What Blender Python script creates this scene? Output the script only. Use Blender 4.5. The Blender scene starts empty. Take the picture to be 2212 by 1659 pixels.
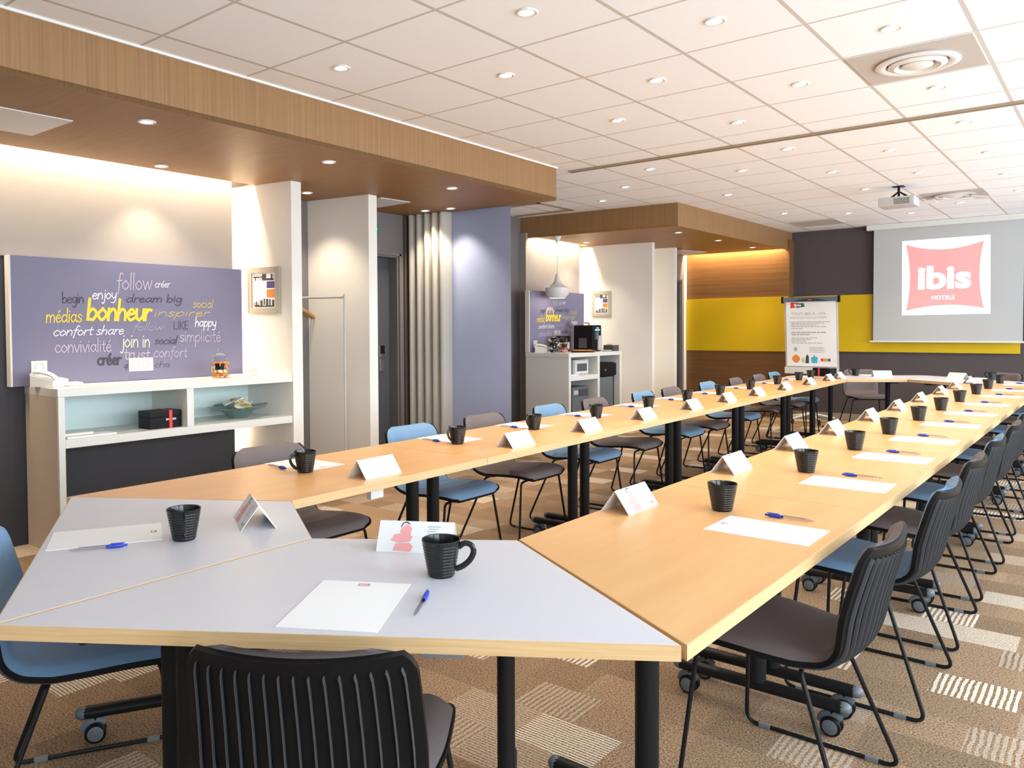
import bpy, bmesh, math, random
from mathutils import Matrix, Vector
random.seed(7)
S = bpy.context.scene
COL = S.collection
R = math.radians

# ------------------------------------------------------------------ camera
def make_camera():
    yaw, pitch, roll = R(39.88), R(-1.71), R(-0.32)
    cd = bpy.data.cameras.new('camera')
    cd.sensor_width = 36.0
    cd.lens = 36.0 * 1709.6 / 2212.0
    cd.shift_x = (1106.0 - 1003.7) / 2212.0
    cd.shift_y = -(829.5 - 762.4) / 2212.0
    cd.clip_start = 0.05
    co = bpy.data.objects.new('camera', cd)
    COL.objects.link(co)
    r = Vector((math.cos(yaw), math.sin(yaw), 0)); f = Vector((-math.sin(yaw), math.cos(yaw), 0)); u = Vector((0, 0, 1))
    f2 = f * math.cos(pitch) + u * math.sin(pitch); u2 = u * math.cos(pitch) - f * math.sin(pitch)
    r3 = r * math.cos(roll) + u2 * math.sin(roll); u3 = u2 * math.cos(roll) - r * math.sin(roll)
    m = Matrix.Identity(4)
    for i, v in enumerate((r3, u3, -f2)):
        for k in range(3): m[k][i] = v[k]
    m.translation = Vector((0, 0, 1.333))
    co.matrix_world = m
    S.camera = co
make_camera()

# ------------------------------------------------------------------ world, exposure, daylight
vs = S.view_settings
S.display_settings.display_device = 'sRGB'
vs.view_transform = 'Standard'; vs.look = 'None'; vs.gamma = 1.0; vs.exposure = 0.42
vs.use_curve_mapping = False
w = bpy.data.worlds.new('daylight_sky'); S.world = w
w.use_nodes = True
bg = w.node_tree.nodes['Background']
bg.inputs[0].default_value = (0.85, 0.93, 1.0, 1); bg.inputs[1].default_value = 1.0
try:
    S.cycles.use_denoising = True
    S.cycles.max_bounces = 8; S.cycles.diffuse_bounces = 5; S.cycles.sample_clamp_indirect = 6.0
except Exception: pass

def area(name, loc, rot, sx, sy, power, color):
    l = bpy.data.lights.new(name, 'AREA'); l.shape = 'RECTANGLE'; l.size = sx; l.size_y = sy
    l.energy = power; l.color = color
    o = bpy.data.objects.new(name, l); COL.objects.link(o); o.location = loc; o.rotation_euler = rot
    return o
WARM = (1.0, 0.80, 0.56); NEUT = (1.0, 0.85, 0.66); COOL = (0.80, 0.91, 1.0)
WIN_Y = (0.2, 2.9, 5.6, 8.3, 11.0)
WIN_P = 76.0
for i, y in enumerate(WIN_Y[:4] + (11.0,)):          # daylight through the windows of the right-hand wall
    area('window_daylight', (2.02, y, 1.55), (0, R(90), 0), 1.5, 2.2, WIN_P, COOL)
# cove strips (LED tape above the slots)
COVE = 62.0
area('cove_led', (-5.195, 2.0, 2.62), (0, R(14), 0), 0.05, 3.3, COVE, WARM)
area('cove_led', (-5.375, 3.545, 1.4), (R(90), 0, 0), 0.12, 2.0, 7.5, WARM)
area('cove_led', (-5.725, 8.82, 2.62), (0, R(14), 0), 0.05, 1.1, 34.0, WARM)
area('cove_led', (-5.86, 9.43, 1.4), (R(90), 0, 0), 0.07, 2.0, 3.0, WARM)
area('cove_led', (-5.50, 9.80, 1.4), (R(90), 0, R(-20)), 0.07, 2.0, 5.0, WARM)
area('cove_led', (-4.60, 11.875, 2.62), (R(14), 0, 0), 1.45, 0.05, 42.0, (1.0, .74, .42))
# ------------------------------------------------------------------ materials
def nodes(name):
    m = bpy.data.materials.new(name); m.use_nodes = True
    nt = m.node_tree; b = nt.nodes['Principled BSDF']
    return m, nt, b
def mat(name, col, rough=0.5, metal=0.0, noise=0.0, nscale=40.0, bump=0.0, trans=0.0, emit=None, estr=0.0, ior=1.45, alpha=1.0, coat=0.0):
    m, nt, b = nodes(name)
    b.inputs['Base Color'].default_value = (*col, 1); b.inputs['Roughness'].default_value = rough
    b.inputs['Metallic'].default_value = metal; b.inputs['IOR'].default_value = ior
    b.inputs['Transmission Weight'].default_value = trans
    if coat: b.inputs['Coat Weight'].default_value = coat
    if emit is not None:
        b.inputs['Emission Color'].default_value = (*emit, 1); b.inputs['Emission Strength'].default_value = estr
    if noise or bump:
        tc = nt.nodes.new('ShaderNodeTexCoord'); nz = nt.nodes.new('ShaderNodeTexNoise')
        nz.inputs['Scale'].default_value = nscale; nz.inputs['Detail'].default_value = 3
        nt.links.new(tc.outputs['Object'], nz.inputs['Vector'])
        if noise:
            mx = nt.nodes.new('ShaderNodeMix'); mx.data_type = 'RGBA'
            mx.inputs[6].default_value = (*[c * (1 - noise) for c in col], 1)
            mx.inputs[7].default_value = (*[min(1, c * (1 + noise)) for c in col], 1)
            nt.links.new(nz.outputs['Fac'], mx.inputs[0]); nt.links.new(mx.outputs[2], b.inputs['Base Color'])
        if bump:
            bp = nt.nodes.new('ShaderNodeBump'); bp.inputs['Strength'].default_value = bump; bp.inputs['Distance'].default_value = 0.002
            nt.links.new(nz.outputs['Fac'], bp.inputs['Height']); nt.links.new(bp.outputs['Normal'], b.inputs['Normal'])
    return m
def wood(name, c1, c2, scale, rough=0.45, c3=None, space='Object'):
    """fine grain: noise stretched by the per-axis scale"""
    m, nt, b = nodes(name)
    tc = nt.nodes.new('ShaderNodeTexCoord'); mp = nt.nodes.new('ShaderNodeMapping'); mp.inputs['Scale'].default_value = scale
    nz = nt.nodes.new('ShaderNodeTexNoise'); nz.inputs['Scale'].default_value = 1.0; nz.inputs['Detail'].default_value = 5; nz.inputs['Roughness'].default_value = 0.6
    nt.links.new(tc.outputs[space], mp.inputs['Vector']); nt.links.new(mp.outputs['Vector'], nz.inputs['Vector'])
    cr = nt.nodes.new('ShaderNodeValToRGB')
    cr.color_ramp.elements[0].position = 0.32; cr.color_ramp.elements[0].color = (*c1, 1)
    cr.color_ramp.elements[1].position = 0.68; cr.color_ramp.elements[1].color = (*c2, 1)
    nt.links.new(nz.outputs['Fac'], cr.inputs['Fac']); nt.links.new(cr.outputs['Color'], b.inputs['Base Color'])
    b.inputs['Roughness'].default_value = rough
    return m
def carpet():
    m, nt, b = nodes('carpet_tiles'); N = nt.nodes; L = nt.links
    def math_(op, a, c=None, d=None):
        n = N.new('ShaderNodeMath'); n.operation = op
        for i, v in enumerate((a, c, d)):
            if v is None: continue
            if isinstance(v, (int, float)): n.inputs[i].default_value = v
            else: L.new(v, n.inputs[i])
        return n.outputs[0]
    geo = N.new('ShaderNodeNewGeometry'); sx = N.new('ShaderNodeSeparateXYZ'); L.new(geo.outputs['Position'], sx.inputs[0])
    X, Y = sx.outputs[0], sx.outputs[1]
    row = math_('FLOOR', math_('DIVIDE', Y, 0.205))
    off = math_('MULTIPLY', math_('MODULO', math_('ADD', row, 200.0), 3.0), 0.37)
    wr = N.new('ShaderNodeTexWhiteNoise'); wr.noise_dimensions = '1D'; L.new(row, wr.inputs['W'])
    cu = math_('FLOOR', math_('ADD', math_('DIVIDE', X, math_('ADD', math_('MULTIPLY', wr.outputs['Value'], 0.14), 0.21)), off))
    cb = N.new('ShaderNodeCombineXYZ'); L.new(cu, cb.inputs[0]); L.new(row, cb.inputs[1])
    wn = N.new('ShaderNodeTexWhiteNoise'); wn.noise_dimensions = '2D'; L.new(cb.outputs[0], wn.inputs['Vector'])
    rnd = wn.outputs['Value']
    sc = N.new('ShaderNodeSeparateColor'); L.new(wn.outputs['Color'], sc.inputs[0])
    # pile speckle
    n1 = N.new('ShaderNodeTexNoise'); n1.inputs['Scale'].default_value = 150; n1.inputs['Detail'].default_value = 3; L.new(geo.outputs['Position'], n1.inputs['Vector'])
    n2 = N.new('ShaderNodeTexNoise'); n2.inputs['Scale'].default_value = 2.2; n2.inputs['Detail'].default_value = 2; L.new(geo.outputs['Position'], n2.inputs['Vector'])
    ramp = N.new('ShaderNodeValToRGB'); L.new(n1.outputs['Fac'], ramp.inputs['Fac'])
    ramp.color_ramp.elements[0].position = 0.33; ramp.color_ramp.elements[0].color = (0.15, 0.092, 0.052, 1)
    ramp.color_ramp.elements[1].position = 0.68; ramp.color_ramp.elements[1].color = (0.50, 0.345, 0.222, 1)
    tone = N.new('ShaderNodeMix'); tone.data_type = 'RGBA'; tone.blend_type = 'MULTIPLY'; tone.inputs[0].default_value = 1.0
    L.new(ramp.outputs['Color'], tone.inputs[6])
    tv = math_('ADD', math_('MULTIPLY', sc.outputs[1], 0.35), 0.72)
    tcmb = N.new('ShaderNodeCombineColor')
    for i in range(3): L.new(tv, tcmb.inputs[i])
    L.new(tcmb.outputs[0], tone.inputs[7])
    # stripes run along Y, wavering
    wob = N.new('ShaderNodeTexNoise'); wob.inputs['Scale'].default_value = 9; wob.inputs['Detail'].default_value = 2; L.new(geo.outputs['Position'], wob.inputs['Vector'])
    turn = math_('GREATER_THAN', sc.outputs[2], 0.6)
    run = math_('ADD', math_('MULTIPLY', X, math_('SUBTRACT', 1.0, turn)), math_('MULTIPLY', Y, turn))
    freq = math_('ADD', math_('MULTIPLY', turn, 170.0), 300.0)
    ph = math_('ADD', math_('MULTIPLY', run, freq), math_('MULTIPLY', wob.outputs['Fac'], 5.0))
    st = math_('GREATER_THAN', math_('ADD', math_('SINE', ph), math_('MULTIPLY', math_('SUBTRACT', n1.outputs['Fac'], 0.5), 2.4)), -0.15)
    strong = math_('LESS_THAN', rnd, 0.13)
    faint = math_('MULTIPLY', math_('LESS_THAN', rnd, 0.34), math_('GREATER_THAN', rnd, 0.13))
    fac = math_('MULTIPLY', st, math_('ADD', math_('MULTIPLY', strong, 0.80), math_('MULTIPLY', faint, 0.30)))
    mx = N.new('ShaderNodeMix'); mx.data_type = 'RGBA'; L.new(fac, mx.inputs[0]); L.new(tone.outputs[2], mx.inputs[6])
    lc = N.new('ShaderNodeMix'); lc.data_type = 'RGBA'; L.new(sc.outputs[0], lc.inputs[0])
    lc.inputs[6].default_value = (0.80, 0.72, 0.60, 1); lc.inputs[7].default_value = (0.66, 0.65, 0.60, 1)
    L.new(lc.outputs[2], mx.inputs[7]); L.new(mx.outputs[2], b.inputs['Base Color'])
    b.inputs['Roughness'].default_value = 0.95; b.inputs['Specular IOR Level'].default_value = 0.1
    bp = N.new('ShaderNodeBump'); bp.inputs['Strength'].default_value = 0.6; bp.inputs['Distance'].default_value = 0.004
    L.new(n1.outputs['Fac'], bp.inputs['Height']); L.new(bp.outputs['Normal'], b.inputs['Normal'])
    return m
def tiles(name, x0, px, y0, py):
    """suspended ceiling: white tiles, narrow T-bar lines between"""
    m, nt, b = nodes(name); N = nt.nodes; L = nt.links
    geo = N.new('ShaderNodeNewGeometry'); sx = N.new('ShaderNodeSeparateXYZ'); L.new(geo.outputs['Position'], sx.inputs[0])
    def mth(op, a, c):
        n = N.new('ShaderNodeMath'); n.operation = op
        for i, v in enumerate((a, c)):
            if isinstance(v, (int, float)): n.inputs[i].default_value = v
            else: L.new(v, n.inputs[i])
        return n.outputs[0]
    fs = []
    for o, c0, p, wd in ((sx.outputs[0], x0, px, 0.0105), (sx.outputs[1], y0, py, 0.008)):
        q = mth('SUBTRACT', mth('FRACT', mth('ADD', mth('DIVIDE', mth('SUBTRACT', o, c0), p), 100.5), 0), 0.5)
        fs.append(mth('LESS_THAN', mth('ABSOLUTE', q, 0), wd / p))
    line = mth('MAXIMUM', fs[0], fs[1])
    nz = N.new('ShaderNodeTexNoise'); nz.inputs['Scale'].default_value = 180; L.new(geo.outputs['Position'], nz.inputs['Vector'])
    tile = N.new('ShaderNodeMix'); tile.data_type = 'RGBA'; L.new(nz.outputs['Fac'], tile.inputs[0])
    tile.inputs[6].default_value = (0.88, 0.90, 0.93, 1); tile.inputs[7].default_value = (0.93, 0.95, 0.98, 1)
    mx = N.new('ShaderNodeMix'); mx.data_type = 'RGBA'; L.new(line, mx.inputs[0]); L.new(tile.outputs[2], mx.inputs[6])
    mx.inputs[7].default_value = (0.58, 0.54, 0.50, 1)
    L.new(mx.outputs[2], b.inputs['Base Color']); b.inputs['Roughness'].default_value = 0.8
    return m

M = {}
M['carpet'] = carpet()
M['ceil_a'] = tiles('ceiling_tiles_front', -1.162, 0.594, 3.245, 0.62)
M['ceil_b'] = tiles('ceiling_tiles_rear', -1.162, 0.594, 6.13, 0.594)
M['taupe'] = mat('taupe_wall_paint', (0.175, 0.155, 0.155), 0.75, noise=0.05, nscale=6)
M['lining'] = mat('warm_grey_lining', (0.33, 0.295, 0.27), 0.7, noise=0.05, nscale=5)
M['dark_wall'] = mat('charcoal_wall_paint', (0.085, 0.070, 0.074), 0.8, noise=0.05, nscale=6)
M['blue_wall'] = mat('lavender_blue_paint', (0.34, 0.39, 0.58), 0.65, noise=0.04, nscale=4)
M['white_lam'] = mat('white_laminate', (0.70, 0.70, 0.67), 0.35, noise=0.015, nscale=8)
M['white_paint'] = mat('white_paint', (0.74, 0.73, 0.71), 0.5)
M['part_white'] = mat('partition_laminate', (0.78, 0.75, 0.70), 0.5, noise=0.02, nscale=5)
M['purple'] = mat('violet_grey_board', (0.195, 0.185, 0.285), 0.55, noise=0.03, nscale=4)
M['soffit_v'] = wood('soffit_oak_upright', (0.235, 0.122, 0.046), (0.315, 0.172, 0.070), (90, 90, 0.9), 0.5)
M['soffit_h'] = wood('soffit_oak_flat', (0.235, 0.108, 0.024), (0.31, 0.152, 0.038), (3, 70, 70), 0.5)
M['wall_oak'] = wood('wall_oak_panel', (0.15, 0.068, 0.020), (0.22, 0.106, 0.036), (1.2, 30, 75), 0.5)
M['top_wood'] = wood('beech_laminate', (0.68, 0.375, 0.150), (0.75, 0.435, 0.188), (14, 1.6, 14), 0.32)
M['edge_wood'] = wood('beech_edge', (0.60, 0.385, 0.18), (0.70, 0.485, 0.255), (5, 5, 220), 0.45)
M['top_grey'] = mat('grey_lilac_laminate', (0.60, 0.605, 0.655), 0.36, noise=0.02, nscale=6)
M['black'] = mat('black_plastic', (0.006, 0.006, 0.007), 0.40)
M['rib'] = mat('black_rib', (0.07, 0.072, 0.078), 0.35)  # lighter than the shell: highlights painted into the rib colour
M['metal_black'] = mat('black_powder_coat', (0.012, 0.012, 0.013), 0.42)
M['fab_brown'] = mat('taupe_upholstery', (0.14, 0.115, 0.115), 0.6, noise=0.12, nscale=260, bump=0.12)
M['fab_blue'] = mat('blue_upholstery', (0.15, 0.275, 0.43), 0.5, noise=0.12, nscale=260, bump=0.12)
M['glide'] = mat('clear_glide', (0.17, 0.19, 0.20), 0.3)
M['grey_plastic'] = mat('grey_plastic', (0.125, 0.15, 0.17), 0.4)
M['mug'] = mat('black_glaze', (0.009, 0.009, 0.009), 0.16)
M['paper'] = mat('white_paper', (0.82, 0.82, 0.82), 0.7)
M['card'] = mat('white_card', (0.76, 0.76, 0.76), 0.55)
M['ink_grey'] = mat('grey_print', (0.42, 0.42, 0.45), 0.6)
M['ink_dark'] = mat('dark_print', (0.06, 0.06, 0.07), 0.6)
M['pink'] = mat('pink_print', (0.80, 0.36, 0.35), 0.6)
M['red'] = mat('red_print', (0.62, 0.06, 0.06), 0.5)
M['logo_grey'] = mat('reddish_print', (0.48, 0.26, 0.26), 0.6)
M['pen_blue'] = mat('blue_pen_plastic', (0.02, 0.05, 0.42), 0.3)
M['pen_clear'] = mat('clear_pen_plastic', (0.62, 0.62, 0.66), 0.2)
M['pen_ink'] = mat('pen_refill', (0.05, 0.05, 0.10), 0.4)
M['chrome'] = mat('brushed_steel', (0.62, 0.60, 0.57), 0.28, metal=1.0)
def thin_glass(name, tint, gloss=0.10):
    m = bpy.data.materials.new(name); m.use_nodes = True; nt = m.node_tree; nt.nodes.clear()
    out = nt.nodes.new('ShaderNodeOutputMaterial'); mx = nt.nodes.new('ShaderNodeMixShader'); tr = nt.nodes.new('ShaderNodeBsdfTransparent'); gl = nt.nodes.new('ShaderNodeBsdfGlossy'); lw = nt.nodes.new('ShaderNodeLayerWeight')
    tr.inputs['Color'].default_value = (*tint, 1); gl.inputs['Roughness'].default_value = 0.03; lw.inputs['Blend'].default_value = gloss*2.5
    ml = nt.nodes.new('ShaderNodeMath'); ml.operation = 'MULTIPLY'; ml.inputs[1].default_value = 0.35; nt.links.new(lw.outputs['Fresnel'], ml.inputs[0]); nt.links.new(ml.outputs[0], mx.inputs[0]); nt.links.new(tr.outputs[0], mx.inputs[1]); nt.links.new(gl.outputs[0], mx.inputs[2]); nt.links.new(mx.outputs[0], out.inputs[0])
    return m
M['glass'] = thin_glass('clear_glass', (0.96, 0.98, 0.97))
M['green_glass'] = mat('green_glass', (0.20, 0.34, 0.29), 0.08)
M['green_glass'].node_tree.nodes['Principled BSDF'].inputs['Alpha'].default_value = 0.55
M['yellow'] = mat('yellow_panel', (0.70, 0.47, 0.006), 0.5, noise=0.03, nscale=3)
M['frame_taupe'] = mat('taupe_picture_frame', (0.42, 0.38, 0.32), 0.4)
M['screen'] = mat('projection_screen', (0.50, 0.51, 0.515), 0.8)
M['lamp_on'] = mat('lamp_glow', (1, 0.9, 0.75), 0.5, emit=(1.0, 0.86, 0.66), estr=14.0)
M['grey_paint'] = mat('light_grey_metal', (0.50, 0.50, 0.49), 0.45)
M['door'] = mat('dark_grey_door', (0.075, 0.075, 0.085), 0.5)
M['doorframe'] = mat('door_frame_grey', (0.16, 0.145, 0.145), 0.5)
M['accordion'] = mat('accordion_vinyl', (0.46, 0.44, 0.40), 0.45)
M['orange'] = mat('orange_print', (0.80, 0.25, 0.06), 0.5)
M['navy'] = mat('navy_print', (0.08, 0.07, 0.25), 0.5)
M['green'] = mat('green_sign', (0.0, 0.22, 0.12), 0.5)
M['tan'] = mat('tan_metal', (0.36, 0.28, 0.20), 0.5)
M['slot'] = mat('dark_slot', (0.10, 0.075, 0.055), 0.7)
M['wood_hanger'] = mat('hanger_wood', (0.45, 0.24, 0.08), 0.45)
M['window_frame'] = mat('window_frame_white', (0.75, 0.75, 0.75), 0.4)
M['pastry'] = mat('golden_pastry', (0.78, 0.42, 0.08), 0.6, noise=0.2, nscale=60)
M['white_word'] = mat('white_lettering', (0.86, 0.82, 0.84), 0.6)
M['pink_word'] = mat('pale_violet_lettering', (0.55, 0.46, 0.56), 0.6)
M['yellow_word'] = mat('yellow_lettering', (0.95, 0.66, 0.05), 0.6)
M['dark_word'] = mat('dark_lettering', (0.06, 0.045, 0.075), 0.6)
M['cream_word'] = mat('cream_lettering', (0.86, 0.78, 0.62), 0.6)
M['lightbeam_w'] = mat('projected_white', (0.6, 0.6, 0.6), 0.8, emit=(0.90, 1.0, 0.98), estr=0.62)
M['lightbeam_r'] = mat('projected_red', (0.6, 0.3, 0.3), 0.8, emit=(0.95, 0.22, 0.21), estr=0.62)
M['slate'] = mat('slate_lower_panel', (0.055, 0.055, 0.064), 0.7, noise=0.05, nscale=6)  # shade beside word board and console painted in as darker wall colour
M['mint'] = mat('pale_mint_back', (0.66, 0.78, 0.76), 0.5)  # daylight bounce inside the shelves painted into the back panel colour
M['beige_lam'] = mat('beige_laminate_side', (0.58, 0.48, 0.38), 0.45, noise=0.02, nscale=7)  # white side laminate with warm light painted into its colour
for k_ in ('black', 'metal_black'): M[k_].node_tree.nodes['Principled BSDF'].inputs['Specular IOR Level'].default_value = 0.22
M['pen_glass'] = thin_glass('clear_pen_barrel', (0.80, 0.80, 0.85), 0.16)
# ------------------------------------------------------------------ mesh builder
class MB:
    def __init__(s): s.v = []; s.f = []; s.mi = []; s.cur = 0
    def add(s, vs, fs):
        o = len(s.v); s.v += [tuple(p) for p in vs]; s.f += [tuple(i + o for i in f) for f in fs]; s.mi += [s.cur] * len(fs); return s
    def box(s, x0, x1, y0, y1, z0, z1):
        x0, x1 = min(x0, x1), max(x0, x1); y0, y1 = min(y0, y1), max(y0, y1); z0, z1 = min(z0, z1), max(z0, z1)
        v = [(x0,y0,z0),(x1,y0,z0),(x1,y1,z0),(x0,y1,z0),(x0,y0,z1),(x1,y0,z1),(x1,y1,z1),(x0,y1,z1)]
        return s.add(v, [(3,2,1,0),(4,5,6,7),(0,1,5,4),(1,2,6,5),(2,3,7,6),(3,0,4,7)])
    def prism(s, poly, z0, z1):
        a = sum(poly[i][0]*poly[(i+1)%len(poly)][1]-poly[(i+1)%len(poly)][0]*poly[i][1] for i in range(len(poly)))
        if a < 0: poly = poly[::-1]
        n = len(poly); v = [(p[0], p[1], z0) for p in poly] + [(p[0], p[1], z1) for p in poly]
        return s.add(v, [tuple(range(n-1,-1,-1)), tuple(range(n, 2*n))] + [(i, (i+1)%n, n+(i+1)%n, n+i) for i in range(n)])
    def ring(s, outer, inner, z0, z1):
        n = len(outer)
        v = [(p[0],p[1],z0) for p in outer]+[(p[0],p[1],z1) for p in outer]+[(p[0],p[1],z0) for p in inner]+[(p[0],p[1],z1) for p in inner]
        f = []
        for i in range(n):
            j = (i+1)%n
            f += [(i,j,n+j,n+i),(2*n+j,2*n+i,3*n+i,3*n+j),(n+i,n+j,3*n+j,3*n+i),(j,i,2*n+i,2*n+j)]
        return s.add(v, f)
    def cyl(s, c, r, z0, z1, seg=20, r2=None):
        r2 = r if r2 is None else r2
        v = [(c[0]+r*math.cos(2*math.pi*i/seg), c[1]+r*math.sin(2*math.pi*i/seg), z0) for i in range(seg)]
        v += [(c[0]+r2*math.cos(2*math.pi*i/seg), c[1]+r2*math.sin(2*math.pi*i/seg), z1) for i in range(seg)]
        return s.add(v, [tuple(range(seg-1,-1,-1)), tuple(range(seg,2*seg))]+[(i,(i+1)%seg,seg+(i+1)%seg,seg+i) for i in range(seg)])
    def lathe(s, prof, seg=24, c=(0,0,0), axis='z'):
        """prof: list of (r, h); open ends with r=0 are closed by fans"""
        v = []; n = len(prof)
        for r, h in prof:
            for i in range(seg):
                a = 2*math.pi*i/seg; p = (r*math.cos(a), r*math.sin(a), h)
                if axis == 'x': p = (p[2], p[0], p[1])
                if axis == 'y': p = (p[1], p[2], p[0])
                v.append((c[0]+p[0], c[1]+p[1], c[2]+p[2]))
        f = []
        for k in range(n-1):
            for i in range(seg):
                j = (i+1)%seg; f.append((k*seg+i, k*seg+j, (k+1)*seg+j, (k+1)*seg+i))
        return s.add(v, f)
    def tube(s, pts, r, seg=8, closed=False, flat=None):
        pts = [Vector(p) for p in pts]; n = len(pts); v = []; f = []
        t0 = (pts[1]-pts[0]).normalized(); up = Vector((0,0,1)) if abs(t0.z) < .9 else Vector((0,1,0))
        nx = t0.cross(up).normalized()
        for k in range(n):
            if closed: t = (pts[(k+1)%n]-pts[k-1]).normalized()
            else: t = (pts[min(k+1,n-1)]-pts[max(k-1,0)]).normalized()
            nx = (nx - t*nx.dot(t)).normalized(); ny = t.cross(nx)
            for i in range(seg):
                a = 2*math.pi*i/seg
                v.append(pts[k] + nx*(r*math.cos(a)) + ny*((flat or r)*math.sin(a)))
        for k in range(n if closed else n-1):
            kk = (k+1)%n
            for i in range(seg):
                j = (i+1)%seg; f.append((k*seg+i, k*seg+j, kk*seg+j, kk*seg+i))
        if not closed: f += [tuple(range(seg-1,-1,-1)), tuple((n-1)*seg+i for i in range(seg))]
        return s.add(v, f)
    def sphere(s, c, rx, ry=None, rz=None, seg=12, rings=8):
        ry = rx if ry is None else ry; rz = rx if rz is None else rz
        v = [(c[0],c[1],c[2]-rz)]; f = []
        for k in range(1, rings):
            p = -math.pi/2+math.pi*k/rings
            for i in range(seg):
                a = 2*math.pi*i/seg; v.append((c[0]+rx*math.cos(p)*math.cos(a), c[1]+ry*math.cos(p)*math.sin(a), c[2]+rz*math.sin(p)))
        v.append((c[0],c[1],c[2]+rz)); L = len(v)-1
        for i in range(seg):
            j = (i+1)%seg; f.append((0,1+j,1+i)); f.append((L, L-seg+i, L-seg+j))
            for k in range(rings-2): f.append((1+k*seg+i,1+k*seg+j,1+(k+1)*seg+j,1+(k+1)*seg+i))
        return s.add(v, f)
    def quad(s, a, b, c, d): return s.add([a,b,c,d], [(0,1,2,3)])
    def xform(s, m):
        s.v = [tuple(m @ Vector(p)) for p in s.v]; return s
    def build(s, name, mats, parent=None, smooth=False, bevel=0.0, loc=None, angle=40):
        me = bpy.data.meshes.new(name); me.from_pydata(s.v, [], s.f)
        for m in (mats if isinstance(mats, (list, tuple)) else [mats]): me.materials.append(m)
        if len(me.materials) > 1: me.polygons.foreach_set('material_index', s.mi)
        if bevel:
            bm = bmesh.new(); bm.from_mesh(me)
            bmesh.ops.remove_doubles(bm, verts=bm.verts, dist=1e-6)
            es = [e for e in bm.edges if len(e.link_faces) == 2 and e.calc_face_angle(0) > 0.6]
            bmesh.ops.bevel(bm, geom=es, offset=bevel, segments=2, affect='EDGES', profile=0.7, clamp_overlap=True)
            bm.to_mesh(me); bm.free()
        if smooth:
            for p in me.polygons: p.use_smooth = True
            try: me.set_sharp_from_angle(angle=R(angle))
            except Exception: pass
        me.update()
        o = bpy.data.objects.new(name, me); COL.objects.link(o)
        if loc is not None: o.location = loc
        if parent is not None: o.parent = parent
        return o
def tag(o, label=None, cat=None, group=None, kind=None):
    if label: o['label'] = label
    if cat: o['category'] = cat
    if group: o['group'] = group
    if kind: o['kind'] = kind
    return o
def thing(name, label, cat, loc=(0,0,0), rz=0.0, group=None):
    o = bpy.data.objects.new(name, None); COL.objects.link(o); o.empty_display_size = 0.1
    o.location = loc; o.rotation_euler = (0, 0, rz)
    return tag(o, label, cat, group)
def struct(o): return tag(o, kind='structure')
def dup(o, loc=None, rz=None, label=None, group=None, parent=None):
    c = o.copy(); COL.objects.link(c)
    if parent is not None: c.parent = parent
    if loc is not None: c.location = loc
    if rz is not None: c.rotation_euler = (0, 0, rz)
    if label: c['label'] = label
    if group: c['group'] = group
    for ch in list(o.children): dup(ch, parent=c)
    return c
def swapmat(o, src, dst):
    """the copy gets its own mesh with another material (a chair of the other colour)"""
    for ch in o.children:
        if ch.type == 'MESH' and ch.data.materials and ch.data.materials[0] == src:
            key = ch.data.name + '|' + dst.name
            me = bpy.data.meshes.get(key[:60])
            if me is None:
                me = ch.data.copy(); me.name = key[:60]; me.materials[0] = dst
            ch.data = me
def rot2(p, a): return (p[0]*math.cos(a)-p[1]*math.sin(a), p[0]*math.sin(a)+p[1]*math.cos(a))
def fillet(pts, rad, n=5):
    pts = [Vector(p) for p in pts]; out = [pts[0]]
    for a, b, c in zip(pts, pts[1:], pts[2:]):
        d1 = (a-b); d2 = (c-b); r = min(rad, d1.length*.45, d2.length*.45)
        p = b+d1.normalized()*r; q = b+d2.normalized()*r
        for i in range(n+1):
            t = i/n; out.append(p*(1-t)**2 + b*(2*t*(1-t)) + q*t**2)
    out.append(pts[-1]); return out
def catmull(pts, n=6):
    P = [Vector(p) for p in pts]; P = [P[0]*2-P[1]] + P + [P[-1]*2-P[-2]]; out = []
    for k in range(1, len(P)-2):
        for i in range(n):
            t = i/n; a, b, c, d = P[k-1], P[k], P[k+1], P[k+2]
            out.append(0.5*((2*b)+(c-a)*t+(2*a-5*b+4*c-d)*t*t+(3*b-a-3*c+d)*t**3))
    out.append(P[-2]); return out
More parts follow.
